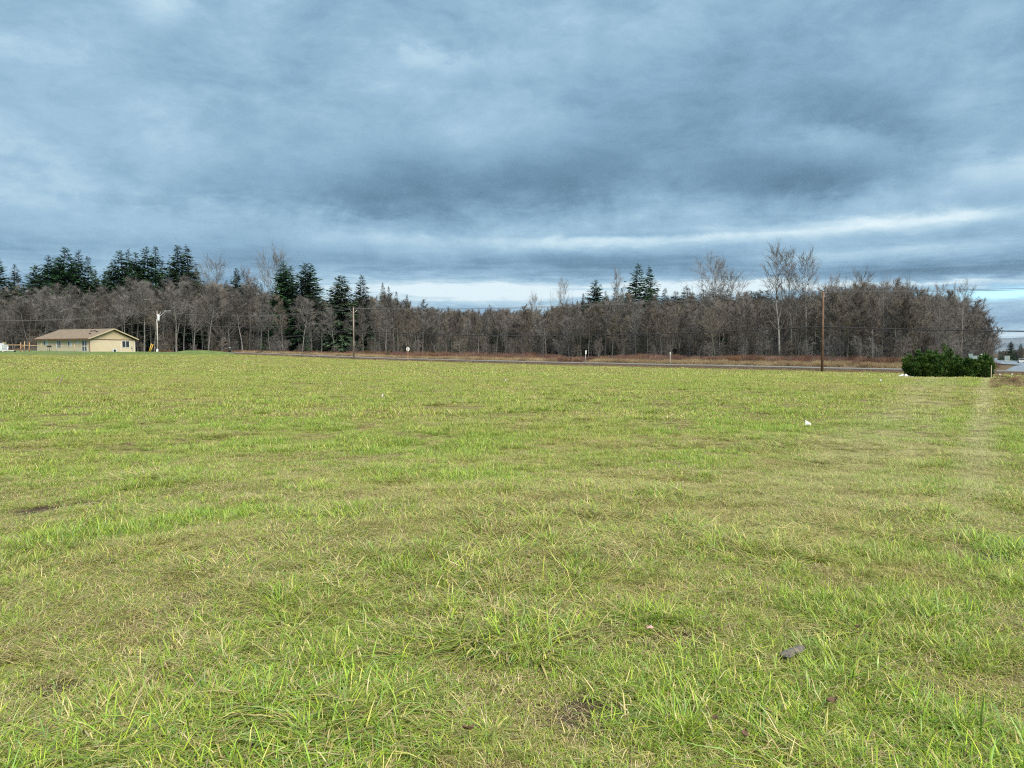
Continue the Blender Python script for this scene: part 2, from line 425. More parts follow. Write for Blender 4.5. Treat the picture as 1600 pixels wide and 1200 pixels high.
def scatter(name, pts, rots, scl, idx, protos, kind='stuff'):
    """one object whose points carry real copies of the prototype meshes"""
    pc = bpy.data.collections.new(name + '_prototypes')
    for i_, o in enumerate(protos): o.name = '%s_%03d' % (name, i_); pc.objects.link(o)
    me = bpy.data.meshes.new(name); n = len(pts)
    me.vertices.add(n); me.vertices.foreach_set('co', np.asarray(pts, np.float32).ravel())
    a = me.attributes.new('rot', 'FLOAT_VECTOR', 'POINT'); a.data.foreach_set('vector', np.asarray(rots, np.float32).ravel())
    a = me.attributes.new('scl', 'FLOAT', 'POINT'); a.data.foreach_set('value', np.asarray(scl, np.float32))
    a = me.attributes.new('idx', 'INT', 'POINT'); a.data.foreach_set('value', np.asarray(idx, np.int32))
    o = bpy.data.objects.new(name, me); COL.objects.link(o)
    nt = bpy.data.node_groups.new(name + '_scatter', 'GeometryNodeTree')
    nt.interface.new_socket('Geometry', in_out='INPUT', socket_type='NodeSocketGeometry')
    nt.interface.new_socket('Geometry', in_out='OUTPUT', socket_type='NodeSocketGeometry')
    N = nt.nodes.new; L = nt.links.new
    gi = N('NodeGroupInput'); go = N('NodeGroupOutput'); iop = N('GeometryNodeInstanceOnPoints'); ci = N('GeometryNodeCollectionInfo')
    ci.inputs['Collection'].default_value = pc; ci.inputs['Separate Children'].default_value = True; ci.inputs['Reset Children'].default_value = True
    def na(nm, dt):
        x = N('GeometryNodeInputNamedAttribute'); x.data_type = dt; x.inputs['Name'].default_value = nm
        return x.outputs['Attribute']
    e2r = N('FunctionNodeEulerToRotation')
    L(na('rot', 'FLOAT_VECTOR'), e2r.inputs[0])
    L(gi.outputs[0], iop.inputs['Points']); L(ci.outputs[0], iop.inputs['Instance']); iop.inputs['Pick Instance'].default_value = True
    L(na('idx', 'INT'), iop.inputs['Instance Index']); L(e2r.outputs[0], iop.inputs['Rotation']); L(na('scl', 'FLOAT'), iop.inputs['Scale'])
    L(iop.outputs[0], go.inputs[0])
    md = o.modifiers.new('scatter', 'NODES'); md.node_group = nt
    o['kind'] = kind
    return o

# ------------------------------------------------------------------ the ground
def axis(lo, hi, c, n, k):
    t = np.linspace(-1, 1, n); s = np.sinh(t * k) / np.sinh(k)
    return np.where(s < 0, c + s * (c - lo), c + s * (hi - c))
def grid_mesh(name, xs, ys, zf, m):
    X, Y = np.meshgrid(xs, ys); Z = zf(X, Y)
    nx, ny = len(xs), len(ys)
    V = np.stack([X.ravel(), Y.ravel(), Z.ravel()], 1)
    I = np.arange(nx * ny).reshape(ny, nx)
    F = np.stack([I[:-1, :-1].ravel(), I[:-1, 1:].ravel(), I[1:, 1:].ravel(), I[1:, :-1].ravel()], 1)
    me = bpy.data.meshes.new(name); me.from_pydata(V.tolist(), [], F.tolist()); me.materials.append(m)
    me.polygons.foreach_set('use_smooth', [True] * len(me.polygons))
    return link(bpy.data.objects.new(name, me))
xs = axis(-14000, 14000, 0, 301, 9.2); ys = axis(-6000, 24000, 6, 321, 9.0)
tag(grid_mesh('field', xs, ys, zg, M['field']), kind='structure')

def strip(name, pts, width, dz, m, crown=0.0, edges=5, seg=3.0, skirt=0.0):
    """ribbon that follows the ground along a polyline"""
    P_ = [Vector(p) for p in pts]; Q = []
    for a, b in zip(P_[:-1], P_[1:]):
        k = max(1, int((b - a).length / seg))
        Q += [a.lerp(b, i / k) for i in range(k)]
    Q.append(P_[-1])
    V = []; F = []
    for i, p in enumerate(Q):
        t = (Q[min(i + 1, len(Q) - 1)] - Q[max(i - 1, 0)]); t.z = 0; t.normalize(); nn = Vector((t.y, -t.x, 0))
        zc = zg(p.x, p.y)
        for j in range(edges):
            u = j / (edges - 1) * 2 - 1; q = p + nn * u * width / 2
            z = max(zg(q.x, q.y), zc - .4) * .5 + zc * .5 + dz + crown * (1 - u * u)
            V.append((q.x, q.y, z))
    for i in range(len(Q) - 1):
        for j in range(edges - 1):
            a = i * edges + j; F.append((a, a + 1, a + edges + 1, a + edges))
    n0 = len(F)
    if skirt:
        n_ = len(Q)
        for j, sg in ((0, -1), (edges - 1, 1)):
            b = len(V)
            for i in range(n_):
                x, y, z = V[i * edges + j]; t = (Q[min(i + 1, n_ - 1)] - Q[max(i - 1, 0)]); t.z = 0; t.normalize()
                V.append((x + t.y * sg * .5, y - t.x * sg * .5, z - skirt))
            for i in range(n_ - 1): F.append((i * edges + j, b + i, b + i + 1, (i + 1) * edges + j))
    me = mesh(name, V, F, m, True)
    if skirt:
        me.materials.append(M['soil'])
        for k in range(n0, len(F)): me.polygons[k].material_index = 1; me.polygons[k].use_smooth = False
    return link(bpy.data.objects.new(name, me))
def rl(t, off):          # point along the pole line, off metres behind it
    q = Vector((POLE1.x, POLE1.y, 0)) + PD * t + PN * off
    return q
road_pts = [rl(-42, 6.0), rl(0, 5.5), rl(90, 5.5), rl(160, 6.5), rl(230, 14)]
tag(strip('road', road_pts, 6.2, .34, M['asphalt'], .06, skirt=.9), kind='structure')
hw = [Vector((189 + 320, 300 + 560, 0)), Vector((189, 300, 0)), Vector((120, 178, 0)), Vector((70, 98, 0)), Vector((30, 25, 0))]
hw = [Vector(P(1564, 562.5, 620)), Vector(P(1574, 564.5, 330)), Vector(P(1606, 566, 200)), Vector((128, 165, 0)), Vector((92, 108, 0)), Vector((52, 30, 0)), Vector((38, -30, 0))]
tag(strip('highway', hw, 12, .30, M['wetroad'], .10, skirt=.9), kind='structure')
for off in (-5.0, 5.0):
    tag(strip('road_line', [p + Vector((.86, -.51, 0)) * off for p in hw], .22, .40, M['paint'], edges=2), kind='structure')
# lawn round the house, with its mound
def lawn_z(X, Y):
    e = np.ones_like(X)
    z = zg(X, Y)
    return z
def patch(name, poly, dz, m, step=2.0, bump=0.0):
    poly = [Vector((p[0], p[1], 0)) for p in poly]
    x0 = min(p.x for p in poly); x1 = max(p.x for p in poly); y0 = min(p.y for p in poly); y1 = max(p.y for p in poly)
    nx = int((x1 - x0) / step) + 1; ny = int((y1 - y0) / step) + 1
    def edge(x, y):
        q = Vector((x, y, 0)); ins = False; best = 1e9
        for a, b in zip(poly, poly[1:] + poly[:1]):
            if (a.y > y) != (b.y > y) and x < (b.x - a.x) * (y - a.y) / (b.y - a.y) + a.x: ins = not ins
            t = max(0, min(1, (q - a).dot(b - a) / (b - a).length_squared)); best = min(best, (q - a.lerp(b, t)).length)
        return best if ins else -best
    V = []; idx = {}; F = []
    E = [[edge(x0 + i * step, y0 + j * step) for i in range(nx + 1)] for j in range(ny + 1)]
    def vid(i, j):
        if (i, j) not in idx:
            x, y = x0 + i * step, y0 + j * step
            k = max(-.15, min(1, E[j][i] / (1.2 if name == 'junction' else 4.0)))
            idx[(i, j)] = len(V); V.append((x, y, zg(x, y) + dz * k + (fbm(np.array([x]), np.array([y]), .3, 3)[0] - .5) * bump * max(0, k)))
        return idx[(i, j)]
    for j in range(ny):
        for i in range(nx):
            if max(E[j][i], E[j][i + 1], E[j + 1][i], E[j + 1][i + 1]) > 0:
                F.append((vid(i, j), vid(i + 1, j), vid(i + 1, j + 1), vid(i, j + 1)))
    return link(bpy.data.objects.new(name, mesh(name, V, F, m, True)))
jn_poly = [(gp(px, d).x, d) for px, d in ((1573, 94), (1576, 109), (1586, 124), (1597, 146), (1640, 152), (1740, 120), (1700, 88), (1620, 86))]
tag(patch('junction', jn_poly, .42, M['wetroad'], 1.2), kind='structure')
lawn_poly = [(gp(-200, 122).x, 122), (gp(60, 128).x, 128), (gp(150, 134).x, 134), (gp(260, 148).x, 148), (gp(330, 160).x, 160), (gp(322, 185).x, 185), (gp(120, 190).x, 190), (gp(-200, 190).x, 190)]
tag(patch('lawn', lawn_poly, .22, M['lawn'], 2.0, .25), kind='structure')
mound_poly = [(gp(262, 160).x, 160), (gp(320, 160).x, 160), (gp(376, 163).x, 163), (gp(378, 170).x, 170), (gp(330, 174).x, 174), (gp(262, 172).x, 172)]
tag(patch('mound', mound_poly, .80, M['lawn'], .8, .35), kind='structure')

# ------------------------------------------------------------------ grass
PAL = dict(
    fresh=[(.275, .415, .032), (.325, .440, .038), (.200, .345, .034), (.385, .455, .048), (.255, .385, .048)],
    blue=[(.235, .380, .105), (.185, .325, .082), (.295, .435, .122), (.265, .395, .055)],
    straw=[(.58, .48, .215), (.51, .42, .18), (.64, .56, .29), (.42, .34, .14), (.54, .50, .15), (.41, .40, .10)],
    dead=[(.40, .31, .16), (.48, .39, .21), (.30, .22, .12), (.57, .49, .30)])
def clump(name, n, rad, ln, wd, lean, spec, seed, droop=.5, az=None, tuft=False):
    """n bent blades; spec = palette shares"""
    r = np.random.RandomState(seed)
    names = list(spec); pr = np.array([spec[k] for k in names], float); pr /= pr.sum()
    a = r.rand(n) * 2 * np.pi; q = np.sqrt(r.rand(n)) * rad * (.45 if tuft else 1)
    bx, by = q * np.cos(a), q * np.sin(a)
    L = ln[0] + (ln[1] - ln[0]) * r.rand(n) ** 1.4
    W = (wd[0] + (wd[1] - wd[0]) * r.rand(n))
    th = a + r.randn(n) * .7 if tuft else r.rand(n) * 2 * np.pi
    if az is not None: th = az + r.randn(n) * .55
    le = np.radians(lean[0] + (lean[1] - lean[0]) * r.rand(n))
    kinds = r.choice(len(names), n, p=pr)
    cols = np.array([PAL[names[k]][r.randint(len(PAL[names[k]]))] for k in kinds]) * (.52 + .96 * r.rand(n, 1))
    V = np.zeros((n, 7, 3)); x = bx.copy(); y = by.copy(); z = np.full(n, -.012)
    tx, ty = -np.sin(th), np.cos(th)
    for i in range(4):
        w = W * (1.0, .95, .65, 0)[i] * .5
        if i < 3:
            V[:, 2 * i] = np.stack([x - tx * w, y - ty * w, z], 1); V[:, 2 * i + 1] = np.stack([x + tx * w, y + ty * w, z], 1)
        else:
            V[:, 6] = np.stack([x, y, z], 1)
        ang = np.minimum(le + droop * i * (.5 + .8 * r.rand(n)), np.radians(112))
        st = L / 3
        x = x + st * np.sin(ang) * np.cos(th); y = y + st * np.sin(ang) * np.sin(th); z = np.maximum(z + st * np.cos(ang), .004 + .012 * r.rand(n))
    b = np.arange(n)[:, None] * 7
    Q = np.concatenate([b + np.array([[0, 1, 3, 2]]), b + np.array([[2, 3, 5, 4]])]).tolist(); T = (b + np.array([[4, 5, 6]])).tolist()
    C = np.ones((n, 7, 4)); C[:, :, :3] = cols[:, None, :]
    me = mesh(name, V.reshape(-1, 3).tolist(), Q + T, M['blade'], False, C.reshape(-1, 4))
    return bpy.data.objects.new(name, me)
protos = []
def proto(*a, **k):
    o = clump('grass_clump', *a, **k); protos.append(o); return len(protos) - 1
PG = {k: [] for k in ('fine', 'lush', 'straw', 'dead', 'tuss', 'broad', 'mid', 'middry', 'far', 'fardry', 'mat', 'tuft', 'tuftdry')}
for s in range(4):
    PG['fine'].append(proto(150, .17, (.04, .12), (.0024, .0044), (25, 88), dict(fresh=6, blue=2.2, straw=2.6, dead=1.2), 10 + s, droop=.35))
    PG['lush'].append(proto(130, .16, (.06, .16), (.0030, .0056), (14, 82), dict(fresh=7, blue=3, straw=1.4), 30 + s, droop=.40))
    PG['straw'].append(proto(130, .19, (.09, .26), (.0028, .0062), (58, 93), dict(straw=5, dead=3, fresh=3.2, blue=.8), 50 + s, droop=.22, az=.6 if s % 2 else None))
    PG['dead'].append(proto(130, .17, (.05, .18), (.0022, .0045), (55, 95), dict(dead=6, straw=2.5, fresh=1.5), 70 + s, droop=.2))
    PG['tuft'].append(proto(190, .16, (.05, .145), (.0022, .0042), (10, 76), dict(fresh=6, blue=2.6, straw=1.9, dead=.6), 230 + s, droop=.42, tuft=True))
    PG['tuftdry'].append(proto(180, .16, (.05, .16), (.0020, .0040), (20, 84), dict(fresh=3, blue=1.6, straw=3.2, dead=2.6), 250 + s, droop=.36, tuft=True))
    PG['mat'].append(proto(170, .22, (.03, .11), (.0022, .0042), (78, 100), dict(dead=4.6, straw=2.6, fresh=4.2), 210 + s, droop=.08))
    PG['tuss'].append(proto(120, .13, (.07, .20), (.0028, .0058), (26, 84), dict(blue=3, fresh=4.4, straw=2.8, dead=.5), 90 + s, droop=.42, tuft=True))
    PG['broad'].append(proto(80, .22, (.13, .38), (.0050, .0100), (68, 96), dict(blue=3.6, fresh=3.4, straw=4.4, dead=.8), 110 + s, droop=.14, az=(2.9, None, .3, None)[s], tuft=True))
    PG['mid'].append(proto(170, .42, (.05, .15), (.006, .011), (15, 80), dict(fresh=6, blue=1.8, straw=3.0, dead=1.2), 130 + s, droop=.35))
    PG['middry'].append(proto(160, .42, (.05, .17), (.006, .011), (40, 85), dict(fresh=3.4, straw=3.6, dead=2.2), 150 + s, droop=.3))
    PG['far'].append(proto(190, 1.0, (.06, .17), (.018, .032), (15, 65), dict(fresh=6, blue=1.6, straw=3.0, dead=1.2), 170 + s, droop=.35))
    PG['fardry'].append(proto(180, 1.0, (.06, .17), (.018, .032), (30, 80), dict(fresh=3.6, straw=4, dead=1.4), 190 + s, droop=.3))

def road_side(x, y): return x * .612 + y * .791 - _s0
SPOTS = []          # bare soil scars seen in the foreground
for px, py, rr in SPOTPX:
    p = hit(px, py); SPOTS.append((p.x, p.y, rr))
def place_ring(d0, d1, dens, lat):
    n0 = int((d1 * d1 - d0 * d0) * .5 * 2 * (.665 + lat) * dens)
    d = np.sqrt(nr.rand(n0) * (d1 * d1 - d0 * d0) + d0 * d0); u = (nr.rand(n0) * 2 - 1) * (.665 + lat)
    return d * u, d
gx, gy, gi_, gs = [], [], [], []
def add(x, y, kinds, prob, smin, smax):
    n = len(x)
    c = np.array([k for k in range(len(kinds))])
    cum = np.cumsum(prob, axis=1); cum = cum / cum[:, -1:]
    r = nr.rand(n); k = (r[:, None] > cum).sum(1)
    ids = np.array([[PG[kk][j] for j in range(4)] for kk in kinds])[k, nr.randint(0, 4, n)]
    lump = np.clip((fbm(x + 40, y - 31, 1.25, 3) - .5) * 3.2, -.55, .7)
    trk = np.zeros(n)
    for (x0, y0, x1, y1, w, amp) in TRACKS:
        L = math.hypot(x1 - x0, y1 - y0); dd = ((x - x0) * (y1 - y0) - (y - y0) * (x1 - x0)) / L
        trk = np.maximum(trk, amp * np.exp(-(dd / w) ** 2) * np.clip((y - 6) / 8, 0, 1))
    kp = nr.rand(n) > np.clip(-lump * .9, 0, .5)
    if kinds[0] == 'fine':                     # thin places show the dead mat underneath
        ids = np.where(kp, ids, np.array(PG['dead'])[nr.randint(0, 4, n)]); kp = np.ones(n, bool)
    gx.append(x[kp]); gy.append(y[kp]); gi_.append(ids[kp]); gs.append(((smin + (smax - smin) * nr.rand(n)) * (1 + .55 * lump) * (1 - .45 * trk))[kp])
def dryness(x, y):
    d = fbm(x, y, .55, 3) * .55 + fbm(x, y, .13, 3) * .45
    left = np.clip((1.2 - x) / 4.0, -.6, 1) * np.clip(1.35 - y / 9, 0, 1)
    return np.clip((d - .47) * 5.0 + .20 + left * .85, 0, 1)
# near
for d0, d1, dens in ((1.3, 5.5, 92), (5.5, 11, 62), (11, 20, 34)):
    x, y = place_ring(d0, d1, dens, .55 if d0 < 5 else .18)
    dr = dryness(x, y); lu = np.clip((fbm(x, y, .8, 3) - .48) * 5, 0, 1)
    keep = np.ones(len(x), bool)
    for sx, sy, rr in SPOTS:
        keep &= np.hypot(x - sx, (y - sy) * .8) > rr * (.45 + .75 * nr.rand(len(x)))
    x, y, dr, lu = x[keep], y[keep], dr[keep], lu[keep]
    pr = np.stack([1.2 * (1 - dr) + .25, (1.6 * lu + .1) * (1 - dr) + .06, 2.4 * dr + .10, 1.3 * dr + .06], 1)
    add(x, y, ['fine', 'lush', 'straw', 'dead'], pr, .8, 1.25)
    # taller tussocks, in colonies
    x, y = place_ring(d0, d1, dens * .11, .3 if d0 < 5 else .16)
    col = fbm(x, y, .7, 2); keep = col > .53
    for sx, sy, rr in SPOTS: keep &= np.hypot(x - sx, y - sy) > rr
    x, y = x[keep], y[keep]
    pr = np.stack([np.full(len(x), 1.0), np.clip((fbm(x, y, .5, 2) - .5) * 6, 0, .8) + .05], 1)
    add(x, y, ['tuss', 'broad'], pr, .5, 1.0)
# rounded tufts that give the sward its lumps
for d0, d1, dens in ((1.3, 9, 13), (9, 20, 8), (20, 48, 2.2)):
    x, y = place_ring(d0, d1, dens, .3 if d0 < 5 else .13)
    keep = fbm(x - 70, y + 15, .9, 3) > .44
    for sx, sy, rr in SPOTS: keep &= np.hypot(x - sx, y - sy) > rr
    x, y = x[keep], y[keep]; dr = dryness(x, y)
    add(x, y, ['tuft', 'tuftdry'], np.stack([1.08 - dr, dr + .05], 1), .7 if d0 < 20 else 1.1, 1.35 if d0 < 20 else 2.0)
# flattened dead mat under the living grass
x, y = place_ring(1.3, 13, 32, .4)
keep = np.ones(len(x), bool)
for sx, sy, rr in SPOTS: keep &= np.hypot(x - sx, y - sy) > rr * (.5 + .5 * nr.rand(len(x)))
x, y = x[keep], y[keep]
n_ = len(x); lump0 = np.zeros(n_)
gx.append(x); gy.append(y); gs.append(.7 + .5 * nr.rand(n_)); gi_.append(np.array(PG['mat'])[nr.randint(0, 4, n_)])
# the coarse leaning clumps at the photograph's lower edge, and single tussocks that stand out
for px, py, n, sp, kinds, s in ((560, 1150, 40, .36, 'broad', .85), (420, 1130, 16, .22, 'broad', .8), (660, 1100, 14, .22, 'broad', .75), (1530, 1150, 8, .3, 'broad', .7), (1010, 970, 10, .10, 'tuss', 1.15), (1240, 970, 12, .22, 'broad', .9),
                                (1290, 880, 8, .12, 'tuss', 1.0), (1210, 855, 7, .14, 'tuss', .9), (330, 830, 8, .20, 'broad', .8), (400, 800, 6, .2, 'tuss', 1.0), (1330, 1020, 8, .1, 'tuss', .9),
                                (780, 1160, 14, .16, 'tuss', .8), (760, 1010, 10, .22, 'broad', .9), (480, 755, 10, .5, 'tuss', 1.1), (1400, 960, 10, .3, 'tuss', .9), (1590, 860, 6, .2, 'tuss', 1.0)):
    p = hit(px, py); x = p.x + nr.randn(n) * sp; y = p.y + nr.randn(n) * sp * .6
    add(x, y, [kinds], np.ones((n, 1)), s * .75, s * 1.2)
# middle and far
x, y = place_ring(19, 62, 5.2, .10)
dr = dryness(x * .8, y * .5); keep = (road_side(x, y) < -2.5)
x, y, dr = x[keep], y[keep], dr[keep]
add(x, y, ['mid', 'middry'], np.stack([1.1 - dr, dr * .9 + .05], 1), .7, 1.3)
x, y = place_ring(58, 185, .85, .06)
dr = np.clip(dryness(x * .5, y * .25) + .12, 0, 1); keep = (road_side(x, y) < -3.0) & ((x > -.56 * y) | (y < 124))
x, y, dr = x[keep], y[keep], dr[keep]
add(x, y, ['far', 'fardry'], np.stack([1.1 - dr, dr], 1), .55, 1.15)
gx = np.concatenate(gx); gy = np.concatenate(gy); gi_ = np.concatenate(gi_); gs = np.concatenate(gs)
gz = zg(gx, gy)
rot = np.stack([nr.randn(len(gx)) * .06, nr.randn(len(gx)) * .06, nr.rand(len(gx)) * 6.283], 1)
scatter('grass', np.stack([gx, gy, gz], 1), rot, gs, gi_, protos)
print('grass clumps', len(gx))

# ------------------------------------------------------------------ trees: prototypes
class T3:
    def __init__(s): s.V = []; s.F = []
    def tube(s, pts, rad, n):
        b = len(s.V); m_ = len(pts)
        for i in range(m_):
            d = pts[min(i + 1, m_ - 1)] - pts[max(i - 1, 0)]; d = d / (np.linalg.norm(d) + 1e-9)
            e = np.cross(d, (.3, .5, .81) if abs(d[2]) < .9 else (1, 0, 0)); e = e / np.linalg.norm(e); f = np.cross(d, e)
            for k in range(n):
                t = 6.28318 * k / n; s.V.append(pts[i] + (e * math.cos(t) + f * math.sin(t)) * rad[i])
        for i in range(m_ - 1):
            for k in range(n):
                k2 = (k + 1) % n; s.F.append((b + i * n + k, b + i * n + k2, b + (i + 1) * n + k2, b + (i + 1) * n + k))
    def spike(s, p, d, L, w):
        """a thin three-sided twig"""
        e = np.cross(d, (.31, .52, .79)); e = e / (np.linalg.norm(e) + 1e-9); f = np.cross(d, e)
        b = len(s.V)
        s.V += [p + e * w, p - e * .5 * w + f * .87 * w, p - e * .5 * w - f * .87 * w, p + d * L]
        s.F += [(b, b + 1, b + 3), (b + 1, b + 2, b + 3), (b + 2, b, b + 3)]
    def mesh(s, name, m): return mesh(name, s.V, s.F, m)
def nrm(v): return v / (np.linalg.norm(v) + 1e-9)
def bare_tree(seed, H=16.0, spread=.24, prim=24, sec=7, tw=9, clear=.3, up=(30, 60), twl=.9, twr=.011, stems=1, r0=.0105, lean=.05, mt='bark', mc='twig'):
    r = np.random.RandomState(seed); A = T3(); B = T3()
    for st in range(stems):
        h = H * (1 if st == 0 else .7 + .3 * r.rand()); ln = lean if stems == 1 else .22
        la = r.rand() * 6.283; pts = []; wob = r.randn(2) * 0
        for i in range(9):
            t = i / 8; wob = wob + r.randn(2) * .012 * H
            off = np.array([math.cos(la), math.sin(la)]) * ln * h * (t ** 1.1)
            pts.append(np.array([off[0] + wob[0] * t, off[1] + wob[1] * t, h * t - (.3 if i == 0 else 0)]))
        rad = [H * r0 * (1 - .93 * (i / 8)) * (1.0 if stems == 1 else .6) for i in range(9)]
        A.tube(pts, rad, 6)
        def at(t):
            q = t * 8; i = min(int(q), 7); f = q - i; return pts[i] * (1 - f) + pts[i + 1] * f, rad[i] * (1 - f) + rad[i + 1] * f, nrm(pts[i + 1] - pts[i])
        for k in range(prim if stems == 1 else prim // stems + 3):
            t = clear + (1 - clear) * ((k + r.rand()) / (prim if stems == 1 else prim // stems + 3)) ** .85; t = min(t, .985)
            p, rr, d = at(t)
            a = k * 2.4 + r.randn() * .5; e = math.radians(up[0] + (up[1] - up[0]) * r.rand() * (.6 + .4 * t))
            L = spread * H * (1.12 - .72 * max(0, (t - clear) / (1 - clear))) * (.65 + .6 * r.rand())
            v = np.array([math.cos(a) * math.cos(e), math.sin(a) * math.cos(e), math.sin(e)])
            q = [p]; rb = [max(.45 * rr, .012)]; dirs = [v]
            for i in range(4):
                v = nrm(v + r.randn(3) * .13 + np.array([0, 0, .10])); q.append(q[-1] + v * L / 4); rb.append(max(.45 * rr * (1 - (i + 1) / 4.3), .009)); dirs.append(v)
            B.tube(q, rb, 3)
            for j in range(sec):
                u = .22 + .78 * r.rand(); i = min(int(u * 4), 3); f = u * 4 - i
                o = q[i] * (1 - f) + q[i + 1] * f; dv = dirs[i + 1]
                w = nrm(dv + r.randn(3) * .62 + np.array([0, 0, .15])); l2 = L * (.22 + .33 * r.rand())
                m1 = o + w * l2 * .5; w2 = nrm(w + r.randn(3) * .18 + np.array([0, 0, .12])); e2 = m1 + w2 * l2 * .5
                B.tube([o, m1, e2], [.022, .016, .009], 3)
                for x_ in range(tw):
                    uu = r.rand(); oo = o * (1 - uu) + e2 * uu
                    B.spike(oo, nrm(w2 + r.randn(3) * .55 + np.array([0, 0, .12])), twl * (.4 + .8 * r.rand()), twr)
            for x_ in range(4):
                B.spike(q[-1], nrm(v + r.randn(3) * .4), twl * (.5 + .7 * r.rand()), twr)
    return A.mesh('trunk', M[mt]), B.mesh('crown', M[mc])

def conifer(seed, H=26.0, rad=.17, gap=.36, droop=.25, base=.10, dens=1.2, irregular=.35, mt='needle', power=.85, tops=1, sl=(.55, 1.15)):
    r = np.random.RandomState(seed); A = T3(); B = T3()
    for tp in range(tops):
        ox = np.array([0, 0, 0]) if tp == 0 else np.array([r.randn() * .06 * H, r.randn() * .04 * H, 0])
        h = H * (1 if tp == 0 else .93)
        A.tube([ox + np.array([0, 0, -.4]), ox + np.array([.02 * r.randn() * H, 0, .5 * h]), ox + np.array([0, 0, h * .97])], [H * .013, H * .008, .03], 6)
        B.spike(ox + np.array([0, 0, h * .955]), np.array([0, 0, 1.]), h * .045, .10)
        z = base * h
        while z < h * .985:
            t = z / h
            gapz = 1 if r.rand() > .1 * irregular else .35
            nb = max(3, int((5.5 + 3 * (1 - t)) * dens))
            for k in range(nb):
                if r.rand() < .16 * irregular: continue
                a = r.rand() * 6.283
                L = H * rad * ((1 - t) ** power * (1 - .25 * max(0, .25 - t) / .25) + .012) * (1 + irregular * r.randn() * .45) * gapz
                L = max(L, .22)
                el = math.radians(-8 + 46 * t ** 1.5) - droop * .6 + r.randn() * .10
                v = np.array([math.cos(a) * math.cos(el), math.sin(a) * math.cos(el), math.sin(el)])
                o = ox + np.array([0, 0, z + r.randn() * .15])
                tip = o + v * L + np.array([0, 0, -droop * L * .22 + .08 * L])
                ns = max(3, int(L / .42 * dens) + 2)
                side = np.array([-math.sin(a), math.cos(a), 0])
                for s_ in range(ns):
                    u = (s_ + .3 + .6 * r.rand()) / ns
                    q = o + (tip - o) * u + np.array([0, 0, .06 * L * math.sin(3.14 * u)])
                    sg = 1 if s_ % 2 else -1
                    d = nrm(v * (.55 + .5 * u) + side * sg * (.9 - .45 * u) * (.6 + .8 * r.rand()) + np.array([0, 0, -.28 * droop * 2 + r.randn() * .16]))
                    ln = (sl[0] + (sl[1] - sl[0]) * r.rand()) * (1 - .35 * u) * (.28 + .72 * min(1, L / 2.4))
                    wv = nrm(np.cross(d, np.array([r.randn() * .45, r.randn() * .45, 1]))) * ln * .22
                    b = len(B.V); sag = np.array([0, 0, -.12 * ln])
                    B.V += [q - wv * .4, q + d * ln * .5 - wv + sag * .3, q + d * ln + sag, q + d * ln * .45 + wv + sag * .3]
                    B.F += [(b, b + 1, b + 3), (b + 1, b + 2, b + 3)]
            z += gap * (.6 + .9 * r.rand()) * (1.0 - .35 * t)
    return A.mesh('trunk', M['cbark']), B.mesh('crown', M[mt])

ALDER = [bare_tree(s, prim=28 + s % 4 * 2, spread=.20 + .04 * (s % 3), clear=.30 + .07 * (s % 3), up=(28, 64), sec=8, tw=14, twr=.016) for s in range(7)]
PALE = [(a, b.copy()) for a, b in ALDER]
for a, b in PALE: b.materials[0] = M['twig2']
BUSHY = [bare_tree(40 + s, H=10, prim=30, spread=.30, clear=.06, up=(20, 70), sec=8, tw=13, stems=3, twl=.75, twr=.010, mc='twig2' if s % 2 else 'twig') for s in range(4)]
COTTON = [bare_tree(60, H=18, prim=40, spread=.30, clear=.24, up=(40, 66), sec=9, tw=10, twl=.8, twr=.0075, r0=.012, mt='bark2', mc='twig3'),
          bare_tree(61, H=18, prim=38, spread=.27, clear=.28, up=(42, 68), sec=9, tw=10, twl=.8, twr=.0075, r0=.011, mt='bark2', mc='twig3'),
          bare_tree(62, H=18, prim=40, spread=.34, clear=.30, up=(38, 62), sec=9, tw=10, twl=.8, twr=.0075, r0=.012, mt='bark2', mc='twig3')]
ROUND = [bare_tree(70 + s, H=16, prim=34, spread=.46, clear=.34, up=(30, 62), sec=10, tw=12, twl=.8, twr=.0065, r0=.011, mt='bark2', mc='twig3') for s in range(2)]
SL = (.75, 1.55)
FIR = [conifer(80, rad=.235, irregular=.48, tops=1, sl=SL), conifer(81, rad=.24, irregular=.50, tops=2, sl=SL), conifer(82, rad=.205, irregular=.5, droop=.35, sl=SL), conifer(83, rad=.28, irregular=.55, droop=.3, power=.7, sl=SL),
       conifer(84, rad=.185, irregular=.55, droop=.2, sl=SL), conifer(85, rad=.255, irregular=.3, power=.62, gap=.36, droop=.3, sl=SL)]
CEDAR = [conifer(86, rad=.21, irregular=.28, droop=.45, mt='needle2', power=.85, gap=.36, sl=SL), conifer(87, rad=.17, irregular=.3, droop=.4, mt='needle2', power=.9, sl=SL)]
SMALLFIR = [conifer(88, H=9, rad=.22, gap=.34, irregular=.3, sl=(.35, .75)), conifer(89, H=9, rad=.26, gap=.34, irregular=.35, sl=(.35, .75), power=.7)]

def plant(name, pr, loc, h, H0, label, cat, group=None, rz=None, wide=1.0):
    e = empty(name, loc, rnd.random() * 6.28 if rz is None else rz); s = h / H0
    e.scale = (s * wide, s * wide, s)
    for nm, me in (('trunk', pr[0]), ('crown', pr[1])):
        link(bpy.data.objects.new(nm, me), e)
    return tag(e, label, cat, group)
def zat(py, d, px=800): return P(px, py, d)[2]
def plant_to(name, pr, H0, px, ytop, d, label, cat, group=None, wide=1.0):
    p = gp(px, d); h = zat(ytop, d, px) - p.z
    return plant(name, pr, p, h, H0, label, cat, group, wide=wide)

